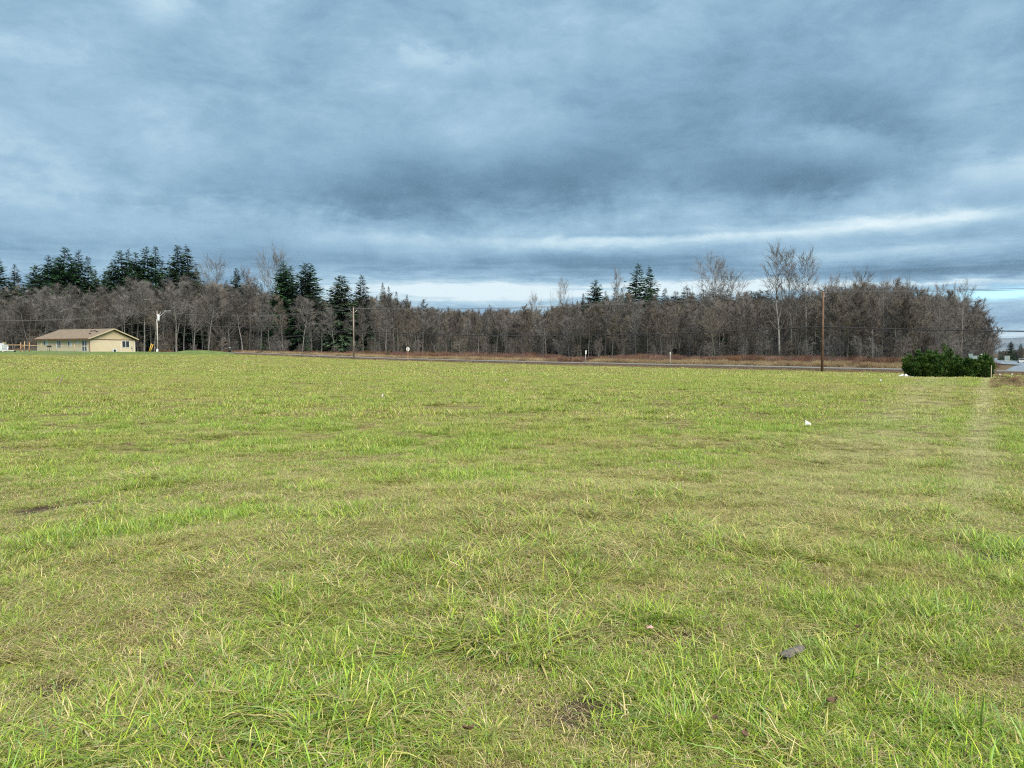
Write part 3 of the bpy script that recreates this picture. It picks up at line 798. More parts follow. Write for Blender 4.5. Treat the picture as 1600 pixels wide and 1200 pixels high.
# conifers that stand above the wood: (px, top, depth, shape, label)
CON = [
    (2, 402, 212, 0, 1.0, 'dark fir cut by the left edge of the photo'),
    (27, 411, 222, 6, .9, 'pale narrow cedar next to the fir at the left edge'),
    (60, 412, 214, 3, .8, 'low broad shoulder fir on the left side of the largest fir clump'),
    (80, 397, 210, 1, 1.0, 'bushy fir with twin tops inside the largest fir clump'),
    (106, 384, 207, 0, 1.05, 'tallest pointed fir of the largest clump above the beige house'),
    (127, 389, 212, 2, 1.0, 'slim pointed fir just right of the tallest fir above the beige house'),
    (141, 400, 216, 4, 1.1, 'shorter fir with ragged right side ending the largest clump'),
    (93, 400, 213, 3, .8, 'full fir filling the gap left of the tallest clump fir'),
    (118, 407, 214, 3, .7, 'low full fir between the tallest clump fir and its slim neighbour'),
    (168, 424, 216, 5, .6, 'low rounded fir in the dip between two fir groups'),
    (216, 411, 214, 3, .7, 'low full fir between the pointed pair and the open twin topped fir'),
    (268, 415, 214, 3, .7, 'low full fir left of the tall heavy fir'),
    (152, 421, 214, 3, .55, 'low dark fir at the right foot of the largest clump'),
    (180, 408, 212, 3, .75, 'low full fir on the left of the pair behind the house roof ridge'),
    (191, 389, 208, 0, .95, 'left fir of the pointed pair behind the house roof ridge'),
    (204, 388, 211, 2, .9, 'right fir of the pointed pair behind the house roof ridge'),
    (232, 383, 206, 1, .95, 'open twin topped fir straight above the white pole'),
    (246, 384, 212, 4, 1.0, 'loose fir leaning close right of the one above the white pole'),
    (257, 405, 214, 2, .8, 'short thin fir right of the firs above the white pole'),
    (281, 381, 205, 0, 1.05, 'tall heavy fir right of the white pole, with a dense dark side'),
    (295, 382, 209, 2, 1.05, 'tall fir with drooping right branches next to a heavy dark fir'),
    (309, 418, 213, 3, .5, 'low fir below drooping branches of the last tall left fir'),
    (356, 436, 225, 6, .8, 'small grey green cedar left of the lone short fir'),
    (372, 417, 212, 0, .95, 'lone short fir standing between two bare round trees'),
    (388, 430, 218, 4, .75, 'thin ragged fir just right of the lone short fir'),
    (400, 432, 214, 6, 1.1, 'pale green cedar half hidden by bare twigs'),
    (410, 441, 219, 7, 1.0, 'fading cedar right of the pale green cedar'),
    (445, 405, 204, 1, 1.1, 'left fir of the big dark group, beside a bare spreading tree'),
    (456, 414, 208, 2, 1.1, 'middle fir of the big dark group left of the middle pole'),
    (480, 409, 199, 3, 1.0, 'broad dark fir with even skirts left of the middle pole'),
    (488, 411, 204, 0, 1.0, 'pointed fir merged into the right of the broad skirted fir'),
    (534, 430, 196, 5, 1.15, 'dense rounded fir directly left of the middle pole top'),
    (566, 428, 200, 0, .95, 'pointed open fir directly right of the middle pole top'),
    (599, 440, 225, 7, 1.0, 'spire shaped cedar rising at the left end of the bright gap in cloud'),
    (608, 447, 230, 4, .8, 'thin fir tip right of the spire shaped cedar'),
    (620, 455, 240, 4, .8, 'small fir tip, second right of the spire shaped cedar'),
    (636, 459, 244, 7, .9, 'small cedar tip above the stop sign'),
    (662, 467, 250, 4, 1.0, 'tiny fir tip right of the stop sign above bare twigs'),
    (856, 480, 250, 4, 1.0, 'small fir tip left of the small bare tree in the middle'),
    (884, 470, 240, 2, .9, 'small fir tip right of the small bare tree in the middle'),
    (911, 457, 232, 7, 1.0, 'low dark fir on the left foot of the lone layered fir'),
    (930, 436, 222, 3, .85, 'lone layered fir left of the two tallest right firs'),
    (946, 453, 228, 6, .9, 'low green fir between the layered fir and the pale bare crown'),
    (962, 440, 226, 7, .95, 'pale thin cedar mixed with bare twigs left of the tall pair'),
    (971, 449, 224, 4, .8, 'short thin fir close left of the two tallest right firs'),
    (983, 449, 218, 3, .6, 'short bushy fir at the left foot of the tall right pair'),
    (996, 410, 212, 0, 1.05, 'taller left fir of the open pair right of the middle'),
    (1014, 415, 215, 2, 1.15, 'shorter right fir of the open pair right of the middle'),
    (1038, 449, 226, 7, .9, 'pale cedar tip right of the open pair of firs'),
    (1055, 454, 222, 6, 1.2, 'first dark fir of the low even row, at its left end'),
    (1072, 446, 224, 2, 1.2, 'tallest fir of the low even row'),
    (1081, 455, 226, 6, 1.0, 'small fir close right of the tallest in the low even row'),
    (1098, 451, 221, 6, 1.3, 'brownish fir in the low even row, left of the wide bare crown'),
    (1113, 447, 224, 0, 1.2, 'fir of the low even row under the wide bare crown'),
    (1125, 452, 222, 6, 1.2, 'fir of the low even row, just right of the wide bare crown'),
    (1135, 450, 225, 2, 1.1, 'slim dark fir of the low even row, second right of the wide bare crown'),
    (1153, 455, 222, 7, 1.1, 'small fir in the gap of the low even row'),
    (1164, 455, 220, 6, 1.2, 'fir at the start of the right part of the low even row'),
    (1173, 453, 222, 2, 1.2, 'fir in the middle of the right part of the low even row'),
    (1180, 454, 223, 0, 1.1, 'slim fir right of middle in the right part of the low even row'),
    (1187, 451, 221, 2, 1.1, 'fir just left of the tall cottonwood, in the low even row'),
    (1197, 453, 220, 4, 1.2, 'last fir of the low even row, touching the tall cottonwood'),
    (1213, 462, 200, 4, 1.0, 'small fir between the two cottonwood trunks'),
    (1252, 448, 190, 4, 1.1, 'thin dark fir behind the right cottonwood'),
]
shapes = FIR + CEDAR
for px, yt, d, k, wd_, lb in CON:
    d += 17 if 440 < px < 570 else 22
    plant_to('fir_tree' if k < 6 else 'cedar_tree', shapes[k], 26.0, px, yt, d, lb, 'fir' if k < 6 else 'cedar', 'conifers above the bare wood', wide=wd_ * (1.25 if px < 320 else 1.75 if 1030 < px < 1216 else 1.12))
for px, yb, yt, d, k, w_, lb in ((480, 545, 511, 188, 0, 1.1, 'young olive green conifer in front of the dark fir group'), (410, 550, 526, 196, 1, 1.3, 'low wide dark conifer under the bare trees left of the middle'),
                              (1300, 563, 541, 131, 0, .9, 'small blue green spruce right of the near brown pole'), (1357, 562, 548, 133, 1, 1.1, 'tiny bright green conifer between near pole and evergreen shrubs'),
                              (606, 556, 538, 172, 1, 1.1, 'small green bush conifer left of the stop sign'), (690, 548, 535, 215, 1, 1.6, 'dim green conifer inside the wood right of the stop sign')):
    plant_to('young_conifer', SMALLFIR[k], 9.0, px, yt, d, lb, 'young conifer', 'young conifers at the wood edge', wide=w_)

# tall bare trees standing out of the wood
for px, yt, d, pr, H0, w_, lb in (
    (1218, 400, 150, COTTON[0], 18, 1.0, 'tallest bare cottonwood with pale forked trunk, left of the near pole'),
    (1237, 404, 153, COTTON[1], 18, .95, 'bare cottonwood second from left, trunk close to the tallest one'),
    (1261, 410, 151, COTTON[2], 18, 1.0, 'bare cottonwood nearest the near pole, with fanned crown'),
    (1112, 423, 205, ROUND[0], 16, 1.1, 'wide bare crown with many stems rising over low firs'),
    (1140, 440, 207, ROUND[1], 16, .8, 'thin bare crown right beside the wide bare crown'),
    (338, 423, 232, ROUND[1], 16, .8, 'pale round bare crown right of the tall left firs'),
    (427, 410, 232, ROUND[0], 16, .8, 'bare spreading tree with fine branches left of the big dark fir group'),
    (392, 429, 226, COTTON[1], 18, .8, 'thin pale bare tree over the pale green cedar'),
    (880, 451, 266, ROUND[1], 16, .45, 'small bare tree alone on the skyline near the middle'),
    (962, 436, 236, COTTON[0], 18, .7, 'twiggy bare tree left of the open pair of firs'),
    (832, 472, 270, ROUND[0], 16, .6, 'low spreading bare crown on the skyline left of the small lone tree'),
    (1345, 441, 138, ROUND[1], 16, .75, 'dark crowned bare tree standing highest right of the near pole'),
    (1294, 441, 145, COTTON[1], 18, .9, 'thin bare tree just right of the near pole top'),
    (1378, 450, 136, COTTON[2], 18, .8, 'slender bare tree third right of the near pole'),
    (1424, 449, 133, COTTON[0], 18, .8, 'slender bare tree above the left half of the evergreen shrubs'),
    (1462, 453, 131, COTTON[1], 18, .9, 'slender bare tree above the middle of the evergreen shrubs'),
    (1502, 458, 129, ROUND[0], 16, .8, 'bare spreading tree above the right half of the evergreen shrubs')):
    plant_to('bare_tree', pr, H0, px, yt, d, lb, 'bare tree', 'bare trees rising above the wood', wide=w_)

EDGE = ([-260, 0, 225, 450, 560, 640, 760, 850, 930, 1000, 1100, 1200, 1300, 1400, 1500, 1552], [214, 207, 203, 205, 208, 224, 240, 240, 214, 196, 176, 158, 138, 130, 124, 120])
TOPS = ([-260, 0, 60, 150, 225, 290, 350, 420, 520, 600, 650, 700, 800, 870, 930, 1000, 1100, 1200, 1280, 1345, 1400, 1450, 1500, 1530, 1556], [462, 462, 458, 462, 452, 450, 452, 466, 474, 472, 482, 490, 492, 486, 476, 475, 474, 475, 464, 455, 456, 463, 474, 492, 520])
def wd(px): return float(np.interp(px, *EDGE))
def top(px): return float(np.interp(px, *TOPS))
LM = [(-999, 20, 'at the far left, behind the trailer'), (20, 58, 'behind the fence, left of the beige house'), (58, 100, 'behind the left half of the house roof'), (100, 145, 'behind the roof vents of the house'),
      (145, 185, 'behind the gable peak of the house'), (185, 228, 'between the house gable and yellow guards'), (228, 262, 'directly behind the white pole'), (262, 320, 'left of the dark box, behind the mound'),
      (320, 360, 'behind the dark box on the mound'), (360, 415, 'below the lone short fir and pale cedar'), (415, 466, 'below the big dark fir group, left side'), (466, 515, 'below the broad skirted fir'),
      (515, 553, 'just left of the middle pole'), (553, 595, 'just right of the middle pole'), (595, 640, 'left of the stop sign, under the spire cedar'), (640, 700, 'just right of the stop sign'),
      (700, 770, 'under the left part of the bright cloud gap'), (770, 840, 'under the right part of the bright cloud gap'), (840, 900, 'under the small lone skyline tree'), (900, 950, 'behind the leaning white marker'),
      (950, 1000, 'between the two white markers, under the tall fir pair'), (1000, 1060, 'behind the capped white marker post'), (1060, 1130, 'under the wide bare crown and even firs'), (1130, 1200, 'left of the cottonwoods, under the even firs'),
      (1200, 1285, 'under the cottonwoods, left of the near pole'), (1285, 1340, 'just right of the near pole'), (1340, 1405, 'left of the evergreen shrubs'), (1405, 1450, 'behind the left end of the evergreen shrubs'),
      (1450, 1500, 'behind the middle of the evergreen shrubs'), (1500, 1700, 'at the right end of the wood by the highway')]
SECT = [(a, b, 'bare grey alder ' + t) for a, b, t in LM]
def sect(px):
    for a, b, t in SECT:
        if a <= px < b: return t
cnt = 0
for row in range(3):
    px = -90.0 + rnd.random() * 10
    while px < 1553:
        d = wd(px) + row * 6 + rnd.random() * 4.5
        q = px + rnd.uniform(-4, 4)
        p = gp(q, d); h = (zat(top(q), d, q) - p.z) * rnd.uniform(.74, 1.12) * (.90 if row == 0 else 1.0)
        lb = sect(q) if row == 0 else sect(q).replace('bare grey alder', 'bare alder in back rows')
        pr = (PALE if rnd.random() < (.85 if q < 560 else .45 if q < 1000 else .25) else ALDER)[rnd.randrange(7)] if rnd.random() < .85 else BUSHY[rnd.randrange(4)]
        H0 = 10.0 if pr in BUSHY else 16.0
        plant('alder_tree', pr, p, h, H0, lb, 'bare tree', lb.replace('alder', 'alders'), wide=rnd.uniform(.9, 1.35)); cnt += 1
        px += (3.1 if row == 0 else 3.5) * FPX / d * rnd.uniform(.6, 1.45)
print('alders', cnt)
# the wood behind the first rows: nobody could count it
fx, fs, fi, fr = [], [], [], []
fp = [bpy.data.objects.new('wood_tree', b) for a in ALDER[:5] for b in a] + [bpy.data.objects.new('wood_tree', b) for a in BUSHY[:2] for b in a] + [bpy.data.objects.new('wood_tree', b) for a in (FIR[3], FIR[5]) for b in a]
for row in range(3, 17):
    px = -200.0 + rnd.random() * 20
    while px < 1548 - row * 2:
        d = wd(px) + row * 6.5 + rnd.random() * 6; p = gp(px + rnd.uniform(-8, 8), d)
        con = rnd.random() < (.42 if px < 720 else .20)
        h = (zat(top(px), d, px) - p.z) * (rnd.uniform(.55, .9) if con else rnd.uniform(.82, 1.02))
        a = rnd.random() * 6.28
        k = rnd.randrange(2) * 2 + 14 if con else rnd.randrange(5) * 2
        for j in (0, 1):
            fx.append(p); fs.append(h / (26.0 if con else 16.0)); fi.append(k + j); fr.append((0, 0, a))
        px += 3.7 * FPX / d * rnd.uniform(.6, 1.4)
for i in range(1500):        # understorey thicket
    px = rnd.uniform(-200, 1546); d = wd(px) + rnd.uniform(1, 75); p = gp(px, d); a = rnd.random() * 6.28; k = 10 + 2 * rnd.randrange(2); h_ = rnd.uniform(2.5, 6.5)
    for j in (0, 1): fx.append(p); fs.append(h_ / 10.0); fi.append(k + j); fr.append((0, 0, a))
scatter('woods', fx, fr, fs, fi, fp)
# grey leafless shrubs in front of the wood
for i in range(46):
    px = -60 + i * 36 + rnd.uniform(-14, 14)
    if px > 1545: px = 1545 - rnd.random() * 60
    d = wd(px) - rnd.uniform(3, 9); p = gp(px, d)
    h = rnd.uniform(3.0, 5.5) if 620 < px < 1010 or px > 1240 else rnd.uniform(2.2, 4.2)
    t = sect(px).replace('bare grey alder', 'low leafless shrub')
    plant('leafless_shrub', BUSHY[rnd.randrange(4)], p, h, 10.0, t, 'shrub', t.replace('shrub', 'shrubs'), wide=rnd.uniform(1.2, 1.9))

# ------------------------------------------------------------------ brambles and dead grass between road and wood
def stems(name, n, rad, ln, w, lean, m, seed):
    r = np.random.RandomState(seed); B = T3()
    for i in range(n):
        a = r.rand() * 6.283; q = math.sqrt(r.rand()) * rad; p = np.array([q * math.cos(a), q * math.sin(a), -.05])
        le = math.radians(lean * r.rand()); th = r.rand() * 6.283
        d = np.array([math.sin(le) * math.cos(th), math.sin(le) * math.sin(th), math.cos(le)])
        L = ln[0] + (ln[1] - ln[0]) * r.rand()
        B.spike(p, d, L * .6, w); m1 = p + d * L * .45
        for k in range(3): B.spike(m1, nrm(d + r.randn(3) * .5), L * .55, w * .7)
    return bpy.data.objects.new(name, B.mesh(name, M[m]))
br = [stems('bramble', 70, 1.1, (.8, 1.9), .022, 45, 'bramble', 300 + s) for s in range(3)]
dg = [stems('dead_grass_clump', 90, .8, (.4, 1.15), .014, 40, 'straw', 310 + s) for s in range(3)]
bx, bs, bi, brt = [], [], [], []; dx_, ds, di, drt = [], [], [], []
for i in range(2600):
    px = rnd.uniform(-150, 1552); dw = wd(px)
    u = (px - 800) / FPX; droad = (_s0 + 10.5) / (u * .612 + .791)      # depth of the far road edge on this ray
    if dw - droad < 4: droad = dw - 4
    f = rnd.random(); d = droad + 5 + f * (min(dw + 3, droad + 34) - droad - 5)
    if 262 > px > -200 and d < 192: continue
    if (px > 1070 or 380 < px < 625) and f < .45: continue
    p = gp(px, d)
    nb_ = fbm(np.array([p.x]), np.array([p.y]), .06, 3)[0]
    if nb_ > .40:
        bx.append(p); bs.append(rnd.uniform(.45, 1.0) * (.45 + 1.1 * nb_) * (1 if 560 < px < 1070 else .8)); bi.append(rnd.randrange(3)); brt.append((0, 0, rnd.random() * 6.28))
for i in range(2600):
    px = rnd.uniform(355, 1548); dw = wd(px); u = (px - 800) / FPX; droad = (_s0 + 10.0) / (u * .612 + .791)
    d = droad + abs(rnd.gauss(0, 1)) * (4.5 if 620 < px < 1070 else 7.5); p = gp(px, d)
    if fbm(np.array([p.x]), np.array([p.y]), .09, 2)[0] > (.52 if 640 < px < 1060 else .42):
        dx_.append(p); ds.append(rnd.uniform(.5, 1.15)); di.append(rnd.randrange(3)); drt.append((0, 0, rnd.random() * 6.28))
# weeds on the near verge and in the ditch at the right
for i in range(420):
    t = rnd.uniform(-30, 150); q = rl(t, rnd.uniform(-.6, 1.3)); dx_.append(Vector((q.x, q.y, zg(q.x, q.y)))); ds.append(rnd.uniform(.12, .34)); di.append(rnd.randrange(3)); drt.append((0, 0, rnd.random() * 6.28))
for i in range(45):
    p = hit(rnd.uniform(1566, 1660), rnd.uniform(587, 603)); bx.append(p); bs.append(rnd.uniform(.10, .24)); bi.append(rnd.randrange(3)); brt.append((0, 0, rnd.random() * 6.28))
for i in range(230):
    p = hit(rnd.uniform(1550, 1660), rnd.uniform(585, 606)); dx_.append(p); ds.append(rnd.uniform(.12, .3)); di.append(rnd.randrange(3)); drt.append((0, 0, rnd.random() * 6.28))
scatter('brambles', bx, brt, bs, bi, br)
scatter('dead_grass', dx_, drt, ds, di, dg)

# ------------------------------------------------------------------ evergreen shrubs at the right
def evergreen(seed, w, h):
    r = np.random.RandomState(seed); B = T3(); A = T3()
    for k in range(30):                                    # leafy stems fanning up from the base
        a = r.rand() * 6.283; q = math.sqrt(r.rand()); bx_, by_ = math.cos(a) * q * w * .55, math.sin(a) * q * w * .55
        ex, ey = math.cos(a) * q * w * 1.12 + r.randn() * .08, math.sin(a) * q * w * 1.12 + r.randn() * .08
        hh = h * (.52 + .50 * r.rand()) * (1 - .34 * q ** 2)
        A.tube([np.array([bx_, by_, -.1]), np.array([ex, ey, hh * .8])], [.03, .012], 4)
        for i in range(120):
            t = r.rand() ** .8; rad = (.30 * (1 - t) ** .5 + .05) * (.4 + .7 * r.rand())
            v = r.randn(3); v[2] *= .4; v = nrm(v)
            o = np.array([bx_ + (ex - bx_) * t, by_ + (ey - by_) * t, .06 + (hh - .06) * t]) + v * rad
            if o[2] < .04: o[2] = .04
            d = nrm(v * .55 + np.array([0, 0, 1.0]) + r.randn(3) * .22); L = .13 + .20 * r.rand()
            for m_ in range(4):
                dd = nrm(d + r.randn(3) * .36); wv = nrm(np.cross(dd, r.randn(3))) * L * .14
                b = len(B.V); B.V += [o - wv * .3, o + dd * L * .5 - wv, o + dd * L, o + dd * L * .5 + wv]; B.F += [(b, b + 1, b + 3), (b + 1, b + 2, b + 3)]
    return A.mesh('trunk', M['cbark']), B.mesh('crown', M['shrub'])
for i, (px, d, w, h, lb) in enumerate(((1432, 66.5, 1.35, 2.35, 'evergreen shrub at the left end of the clump, by the white sheet'), (1456, 66.0, 1.45, 2.35, 'evergreen shrub second from the left in the clump by the road'),
                                    (1481, 66.4, 1.4, 2.42, 'middle evergreen shrub, with a taller shoot leaning from it'), (1508, 65.6, 1.3, 1.85, 'low evergreen shrub in front of the grey green sign'),
                                    (1537, 65.8, .95, 2.35, 'evergreen shrub at the right end of the clump, nearest the highway'))):
    pr = evergreen(400 + i, w * .70, h * .98); p = gp(px, d)
    e = empty('evergreen_shrub', p); link(bpy.data.objects.new('trunk', pr[0]), e); link(bpy.data.objects.new('crown', pr[1]), e)
    if i == 2:
        B = T3(); r = np.random.RandomState(5)
        for k in range(150):
            t = r.rand(); o = np.array([-.02 - .34 * t, 0, 1.8 + .95 * t]) + r.randn(3) * np.array([.09, .09, .10]); dd = nrm(r.randn(3) * .5 + np.array([-.2, 0, 1])); wv = nrm(np.cross(dd, r.randn(3))) * .03
            b = len(B.V); B.V += [o - wv * .3, o + dd * .16 - wv, o + dd * .3, o + dd * .16 + wv]; B.F += [(b, b + 1, b + 3), (b + 1, b + 2, b + 3)]
        link(bpy.data.objects.new('shoot', B.mesh('shoot', M['shrub'])), e)
    tag(e, lb, 'shrub', 'evergreen shrubs at the corner of the field')
plant('leafless_shrub', BUSHY[1], gp(1493, 68.2), 3.1, 10.0, 'pale leafless branches poking up behind the evergreen shrubs', 'shrub', wide=1.0)

# ------------------------------------------------------------------ poles and wires
def pole(base, H, m, label, arm, lean=0.0):
    e = empty('utility_pole', base)
    MB().tube([(0, 0, -.5), (0, 0, H * .5), (lean, 0, H)], [.17, .145, .115], 10).build('shaft', M[m], e, True)
    pins = []
    if arm == 'cross':
        a = PN * 1.2; MB().bar(Vector((0, 0, H - .25)) - a, Vector((0, 0, H - .25)) + a, .10, .13).build('crossarm', M[m], e)
        MB().bar(Vector((0, 0, H - .95)), Vector((0, 0, H - .33)) + a * .6, .04, .02).bar(Vector((0, 0, H - .95)), Vector((0, 0, H - .33)) - a * .6, .04, .02).build('brace', M['grey'], e)
        pins = [Vector((0, 0, H - .18)) - a * .93, Vector((0, 0, H - .18)) + a * .93, Vector((0, 0, H))]
    elif arm == 'vee':
        a = PN * .95
        for s in (-1, 1):
            MB().tube([Vector((0, 0, H - .95)), Vector((0, 0, H - .75)) + a * .6 * s, Vector((0, 0, H - .35)) + a * s], .035, 6).build('bracket', M['grey'], e)
            pins.append(Vector((0, 0, H - .3)) + a * s)
        pins.append(Vector((0, 0, H)))
    for p in pins:
        MB().tube([p, p + Vector((0, 0, .08)), p + Vector((0, 0, .1)), p + Vector((0, 0, .2))], [.03, .03, .07, .05], 8).build('insulator', M['grey'], e, True)
    tag(e, label, 'utility pole', 'utility poles along the road')
    return [Vector(base) + p + Vector((0, 0, .2)) for p in pins], e
def ph(px, yt, base, d): return zat(yt, d, px) - base.z
h1 = ph(1286, 456, POLE1, 101); h2 = ph(553, 481, POLE2, 157); h3 = ph(247, 486, POLE3, 193)
A1, e1 = pole(POLE1, h1, 'pole', 'tall brown utility pole nearest the camera, left of the evergreen shrubs', 'cross')
A2, e2 = pole(POLE2, h2, 'polegrey', 'utility pole in the middle distance with a vee of brackets on top', 'vee')
A3, e3 = pole(POLE3, h3, 'polegrey', 'utility pole with white conduit and transformer, right of the beige house', 'vee')
# equipment of the pole by the house
MB().tube([(.05, -.26, .15), (.05, -.26, h3 * .80)], .075, 8).build('conduit', M['trimw'], e3, True)
MB().box((.05, -.34, .45), (.42, .34, .95)).build('meter_box', M['white'], e3)
MB().tube([(.42, -.22, h3 * .755), (.42, -.22, h3 * .79), (.42, -.22, h3 * .90), (.42, -.22, h3 * .915)], [.26, .30, .30, .2], 12).build('transformer', M['white'], e3, True)
MB().bar((.45, 0, h3 * .86), (2.1, .1, h3 * 1.0), .10, .12).bar((1.7, .1, h3 * 1.0), (3.4, .2, h3 * 1.005), .14, .16).build('brace', M['grey'], e3)
POLE0 = rl(-92, 0); POLE0.z = zg(POLE0.x, POLE0.y)
A0, e0 = pole(POLE0, 10.4, 'pole', 'brown utility pole beyond the right side of the photo', 'cross')
P4 = Vector((-160, 205, 0)); P4.z = zg(P4.x, P4.y)
A4, e4 = pole(P4, 10.2, 'polegrey', 'utility pole hidden beyond the left side of the photo', 'vee')
def wire(a, b, sag, r, m, name, label, cat, group):
    pts = [a.lerp(b, i / 28) - Vector((0, 0, sag * 4 * (i / 28) * (1 - i / 28))) for i in range(29)]
    tag(MB().tube(pts, r, 5, False).build(name, M[m], None, True), label, cat, group)
spans = [(A0, A1, POLE0, POLE1, 10.4, h1, .62, .565, 'right of the near brown pole'), (A1, A2, POLE1, POLE2, h1, h2, .60, .60, 'from the near brown pole to the middle pole'),
         (A2, A3, POLE2, POLE3, h2, h3, .9, .55, 'from the middle pole to the white pole'), (A3, A4, POLE3, P4, h3, 10.2, 1.3, .6, 'left of the white pole above the beige house')]
for a, b, pa, pb, ha, hb, sg, _, t in spans:
    for k, nm in ((0, 'near side power wire '), (1, 'far side power wire '), ):
        wire(a[k], b[k], sg * 1.5, .026, 'wire', 'power_wire', 'thin grey ' + nm + t, 'wire', 'power wires')
    up = Vector((0, 0, 1))
    fa = .565 if pa in (POLE1,) else .50; fb = .565 if pb in (POLE1,) else .50
    wire(pa + up * ha * .565, pb + up * hb * .56, sg * 1.9, .068, 'cable', 'telephone_cable', 'thick black telephone cable ' + t, 'cable', 'telephone cables')
    if pa is not POLE0 and pa is not POLE1:
        wire(pa + up * ha * .76, pb + up * hb * .76, sg * 1.6, .022, 'wire', 'power_wire', 'lower single grey wire ' + t, 'wire', 'power wires')
for i, (px, yb, yt, lx) in enumerate(((232.5, 552, 537, 4.2), (234.5, 551, 538, 4.8))):
    b = gp(px, 186); tp = P(px + lx, yt, 186)
    tag(MB().tube([b - Vector((0, 0, .2)), Vector(tp)], [.10, .085], 8).build('guy_guard', M['yellow'], None, True), ['yellow guy wire guard nearer the beige house, leaning right', 'yellow guy wire guard nearer the white pole, leaning right'][i], 'guy guard', 'yellow guards beside the white pole')

# ------------------------------------------------------------------ the house
C0 = gp(141, 150); Lp = gp(59.5, 157); Rp = gp(212, 159)
f = Vector((Lp.x - C0.x, Lp.y - C0.y, 0)); LF = f.length; f.normalize()
gq = Vector((-f.y, f.x, 0))
if gq.dot(Rp - C0) < 0: gq = -gq
LG = (Vector((Rp.x, Rp.y, 0)) - Vector((C0.x, C0.y, 0))).dot(gq)
Z0 = zat(551.5, 150, 141); WALLH = zat(530, 150, 141) - Z0; RISE = (zat(514.5, 155, 178) - Z0 - WALLH)
house = empty('house', (C0.x, C0.y, Z0))
def hp(s, t, z): return f * s + gq * t + Vector((0, 0, z))       # s along the front wall, t along the gable wall
def hbox(mb, s0, s1, t0, t1, z0, z1):
    b = len(mb.V)
    for z in (z0, z1):
        for s, t in ((s0, t0), (s1, t0), (s1, t1), (s0, t1)): mb.V.append(tuple(hp(s, t, z)))
    mb.F += [(b, b + 3, b + 2, b + 1), (b + 4, b + 5, b + 6, b + 7)] + [(b + i, b + (i + 1) % 4, b + 4 + (i + 1) % 4, b + 4 + i) for i in range(4)]
    return mb
w = MB(); hbox(w, 0, LF, 0, LG, .18, WALLH); w.build('wall', M['wall'], house)
w = MB(); hbox(w, .03, LF - .03, .03, LG - .03, -.9, .18); w.build('foundation', M['trimw'], house)
mid = LG / 2; OV = .55; ovs = .45; zr = WALLH + RISE; slope = RISE / (mid + OV)
for s0 in (0.0, LF - .12):
    w = MB(); b = 0
    for s in (s0 + .01, s0 + .11):
        w.V += [tuple(hp(s, .02, WALLH)), tuple(hp(s, LG - .02, WALLH)), tuple(hp(s, mid, zr - .16))]
    w.F = [(0, 1, 2), (3, 5, 4), (0, 3, 4, 1), (1, 4, 5, 2), (2, 5, 3, 0)]
    go = w.build('gable_wall', M['gable'], house)
    if s0 == 0:
        t = .35
        while t < LG - .3:
            zz = WALLH + (zr - .2 - WALLH) * (1 - abs(t - mid) / mid)
            if zz > WALLH + .14: hbox(MB(), -.03, .009, t - .03, t + .03, WALLH + .07, zz - .04).build('batten', M['gable'], go)
            t += .406
# roof: two slabs
ze = WALLH + .02
for sd_, nm in ((0, 'roof'), (1, 'roof')):
    tt = (-OV, mid) if sd_ == 0 else (LG + OV, mid)
    V = []
    for dz in (0, .14):
        V += [tuple(hp(-ovs, tt[0], ze + dz)), tuple(hp(LF + ovs, tt[0], ze + dz)), tuple(hp(LF + ovs, tt[1], zr + dz)), tuple(hp(-ovs, tt[1], zr + dz))]
    F = [(0, 1, 2, 3), (4, 7, 6, 5), (0, 4, 5, 1), (1, 5, 6, 2), (2, 6, 7, 3), (3, 7, 4, 0)]
    ro = link(bpy.data.objects.new('roof', mesh('roof', V, F, M['roof'])), house)
    if sd_ == 0:
        for s, tf in ((4.2, .72), (3.4, .74), (2.1, .66), (2.5, .44)):
            t = -OV + (mid + OV) * tf; z = ze + (zr - ze) * tf + .14
            MB().box(hp(s, t, z + .08), (.35, .3, .2)).build('roof_vent', M['dark'], ro)
w = MB(); hbox(w, -ovs - .02, LF + ovs + .02, -OV - .06, -OV - .004, ze - .12, ze + .13); w.build('fascia', M['brown'], house)
for ta in ((-OV, mid), (LG + OV, mid)):
    w = MB(); w.bar(hp(-ovs - .03, ta[0], ze + .05), hp(-ovs - .03, ta[1], zr + .05), .05, .2); w.build('rake_board', M['gable'], house)
w = MB(); hbox(w, -.05, -.005, -.02, LG + .02, WALLH - .08, WALLH + .05); w.build('belly_band', M['brown'], house)
w = MB(); hbox(w, -.09, -.01, -.12, -.03, .1, WALLH - .05); w.build('downspout', M['brown'], house)
for s, t in ((-.02, LG - .1), (LF - .1, -.03)):
    w = MB(); hbox(w, s, s + .12, t, t + .12, .2, WALLH - .1); w.build('corner_trim', M['trimw'], house)
def sfront(px):
    r = (px - 800) / FPX; ox, oy = C0.x, C0.y
    return (r * oy - ox) / (f.x - r * f.y)
def tgab(px):
    r = (px - 800) / FPX
    return (r * C0.y - C0.x) / (gq.x - r * gq.y)
def zwall(py, d): return zat(py, d, 135) - Z0
